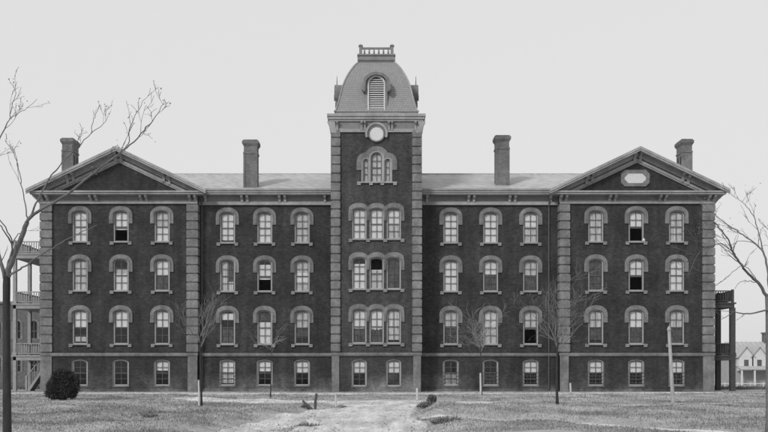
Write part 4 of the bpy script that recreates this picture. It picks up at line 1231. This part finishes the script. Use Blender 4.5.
# ------------------------------------------------------------------ grass: dry winter turf, one mass of blades
rng = np.random.default_rng(5)
def turf(name, n, d0, d1, hmin, hmax, wmul, m, power=1.0):
    u = rng.random(n)
    d = d0*(d1/d0)**u if power == 1 else d0+(d1-d0)*u
    X = (rng.random(n)*2-1)*(d*0.47+1.0)
    Y = d-DIST
    pd = path_dist(X, Y)
    patch = 0.5+0.5*np.sin(X*.7+np.sin(Y*.5)*2)*np.cos(Y*.45+X*.2) + .35*np.sin(X*2.1+Y*1.3)
    pn = .35*np.sin(X*1.7+Y*.9)*np.cos(Y*1.3-X) + .25*np.sin(X*4.1-Y*2.7) + rng.normal(0, .18, n)
    keep = rng.random(n) < np.clip((pd+pn*.8)/0.7, 0, 1)*np.clip(.45+.6*patch, .2, 1)
    keep |= (rng.random(n) < .02) & (pd > -2)
    keep |= (rng.random(n) < .5*np.exp(-((X+1.2+.1*np.sin(Y*1.3))/.12)**2) + .12*np.exp(-((X-.5+.1*np.sin(Y))/.12)**2)) & (Y < -33)
    keep &= ~((Y > -1.5) & (X > -31) & (X < 30)) & ~((X > TW[0]-.2) & (X < TW[1]+.2) & (Y > -1.6))
    X, Y, patch, d = X[keep], Y[keep], patch[keep], d[keep]
    k = len(X)
    Z = terrain(X, Y)
    h = (hmin+(hmax-hmin)*rng.random(k)**2)*(.7+.5*np.clip(patch, 0, 1.3))
    a = rng.random(k)*2*PI
    wd = (.006+.00042*d)*wmul
    lean = h*rng.random(k)*.8; la = rng.random(k)*2*PI
    V = np.empty((k, 3, 3))
    V[:, 0] = np.stack([X-np.cos(a)*wd, Y-np.sin(a)*wd, Z-.01], -1)
    V[:, 1] = np.stack([X+np.cos(a)*wd, Y+np.sin(a)*wd, Z-.01], -1)
    V[:, 2] = np.stack([X+np.cos(la)*lean, Y+np.sin(la)*lean, Z+h], -1)
    me = bpy.data.meshes.new(name)
    me.vertices.add(3*k); me.vertices.foreach_set('co', V.reshape(-1))
    me.loops.add(3*k); me.loops.foreach_set('vertex_index', np.arange(3*k, dtype=np.int32))
    me.polygons.add(k); me.polygons.foreach_set('loop_start', np.arange(0, 3*k, 3, dtype=np.int32))
    me.update(calc_edges=True); me.validate()
    me.materials.append(m)
    o = bpy.data.objects.new(name, me); C.objects.link(o)
    return o
def grass_mat(name, lo, hi):
    m = bpy.data.materials.new(name); m.use_nodes = True; t = m.node_tree; b = t.nodes['Principled BSDF']
    b.inputs['Roughness'].default_value = .9; b.inputs['Specular IOR Level'].default_value = .1
    tc = t.nodes.new('ShaderNodeTexCoord')
    n = t.nodes.new('ShaderNodeTexNoise'); n.inputs['Scale'].default_value = 3.5; n.inputs['Detail'].default_value = 8; n.inputs['Roughness'].default_value = .8
    n2 = t.nodes.new('ShaderNodeTexNoise'); n2.inputs['Scale'].default_value = .3; n2.inputs['Detail'].default_value = 4; n2.inputs['Distortion'].default_value = .6
    t.links.new(tc.outputs['Object'], n.inputs[0]); t.links.new(tc.outputs['Object'], n2.inputs[0])
    ad = t.nodes.new('ShaderNodeMath'); ad.operation = 'ADD'; t.links.new(n.outputs[0], ad.inputs[0]); t.links.new(n2.outputs[0], ad.inputs[1])
    mr = t.nodes.new('ShaderNodeMapRange'); mr.inputs[1].default_value = .7; mr.inputs[2].default_value = 1.3; mr.inputs[3].default_value = lo; mr.inputs[4].default_value = hi
    t.links.new(ad.outputs[0], mr.inputs[0]); t.links.new(mr.outputs[0], b.inputs['Base Color'])
    return m
tag(turf('grass', 620000, 22, 72, .02, .075, 1.0, grass_mat('grass', .07, .58)), 'short dry winter grass covering the lawns', 'grass', kind='stuff')
tag(turf('grass_tufts', 30000, 22, 70, .05, .13, 1.1, grass_mat('grass_dark', .06, .3)), 'darker longer tufts scattered through the lawns', 'grass', kind='stuff')
# fallen leaves and grit
n = 9000
d = 23+(68-23)*rng.random(n)**1.3; X = (rng.random(n)*2-1)*(d*.47); Y = d-DIST; Z = terrain(X, Y)+.035+.03*(path_dist(X, Y) < 0)
sz = rng.uniform(.012, .035, n)*(.6+d/60); a = rng.random(n)*2*PI
V = np.empty((n, 4, 3))
for k in range(4):
    V[:, k, 0] = X+np.cos(a+k*PI/2)*sz; V[:, k, 1] = Y+np.sin(a+k*PI/2)*sz*1.3; V[:, k, 2] = Z+rng.uniform(0, .035, n)
me = bpy.data.meshes.new('fallen_leaves'); me.from_pydata(V.reshape(-1, 3).tolist(), [], np.arange(4*n).reshape(-1, 4).tolist()); me.materials.append(M['weed'])
o = bpy.data.objects.new('fallen_leaves', me); C.objects.link(o); tag(o, 'dry fallen leaves scattered over lawns and drive', 'leaves', kind='stuff')
# rough dark growth along the crest behind the building
n = 9000
X = np.concatenate([rng.uniform(29.5, 62, n), rng.uniform(-62, -30, n)]); Y = rng.uniform(6, 10.5, 2*n)
V = np.empty((2*n, 3, 3)); a = rng.random(2*n)*2*PI; h = rng.uniform(.1, .38, 2*n); Z = terrain(X, Y)
V[:, 0] = np.stack([X-np.cos(a)*.04, Y-np.sin(a)*.04, Z-.02], -1); V[:, 1] = np.stack([X+np.cos(a)*.04, Y+np.sin(a)*.04, Z-.02], -1)
V[:, 2] = np.stack([X+rng.normal(0, .06, 2*n), Y+rng.normal(0, .06, 2*n), Z+h], -1)
me = bpy.data.meshes.new('rough_growth'); me.from_pydata(V.reshape(-1, 3).tolist(), [], np.arange(6*n).reshape(-1, 3).tolist()); me.materials.append(M['weed'])
o = bpy.data.objects.new('rough_growth', me); C.objects.link(o); tag(o, 'rough dark weeds along the edge of the lawn behind the end walls', 'weeds', kind='stuff')

# ------------------------------------------------------------------ the pale air of the plate
hz = MB().box(-710, 710, -210, 1300, -4.5, 33)
hm = bpy.data.materials.new('haze'); hm.use_nodes = True; t = hm.node_tree; t.nodes.clear()
ho = t.nodes.new('ShaderNodeOutputMaterial'); pv = t.nodes.new('ShaderNodeVolumePrincipled')
pv.inputs['Color'].default_value = (.9, .9, .9, 1); pv.inputs['Density'].default_value = 0.00015; pv.inputs['Anisotropy'].default_value = .2
t.links.new(pv.outputs[0], ho.inputs['Volume'])
tag(hz.build('haze', hm), kind='stuff')
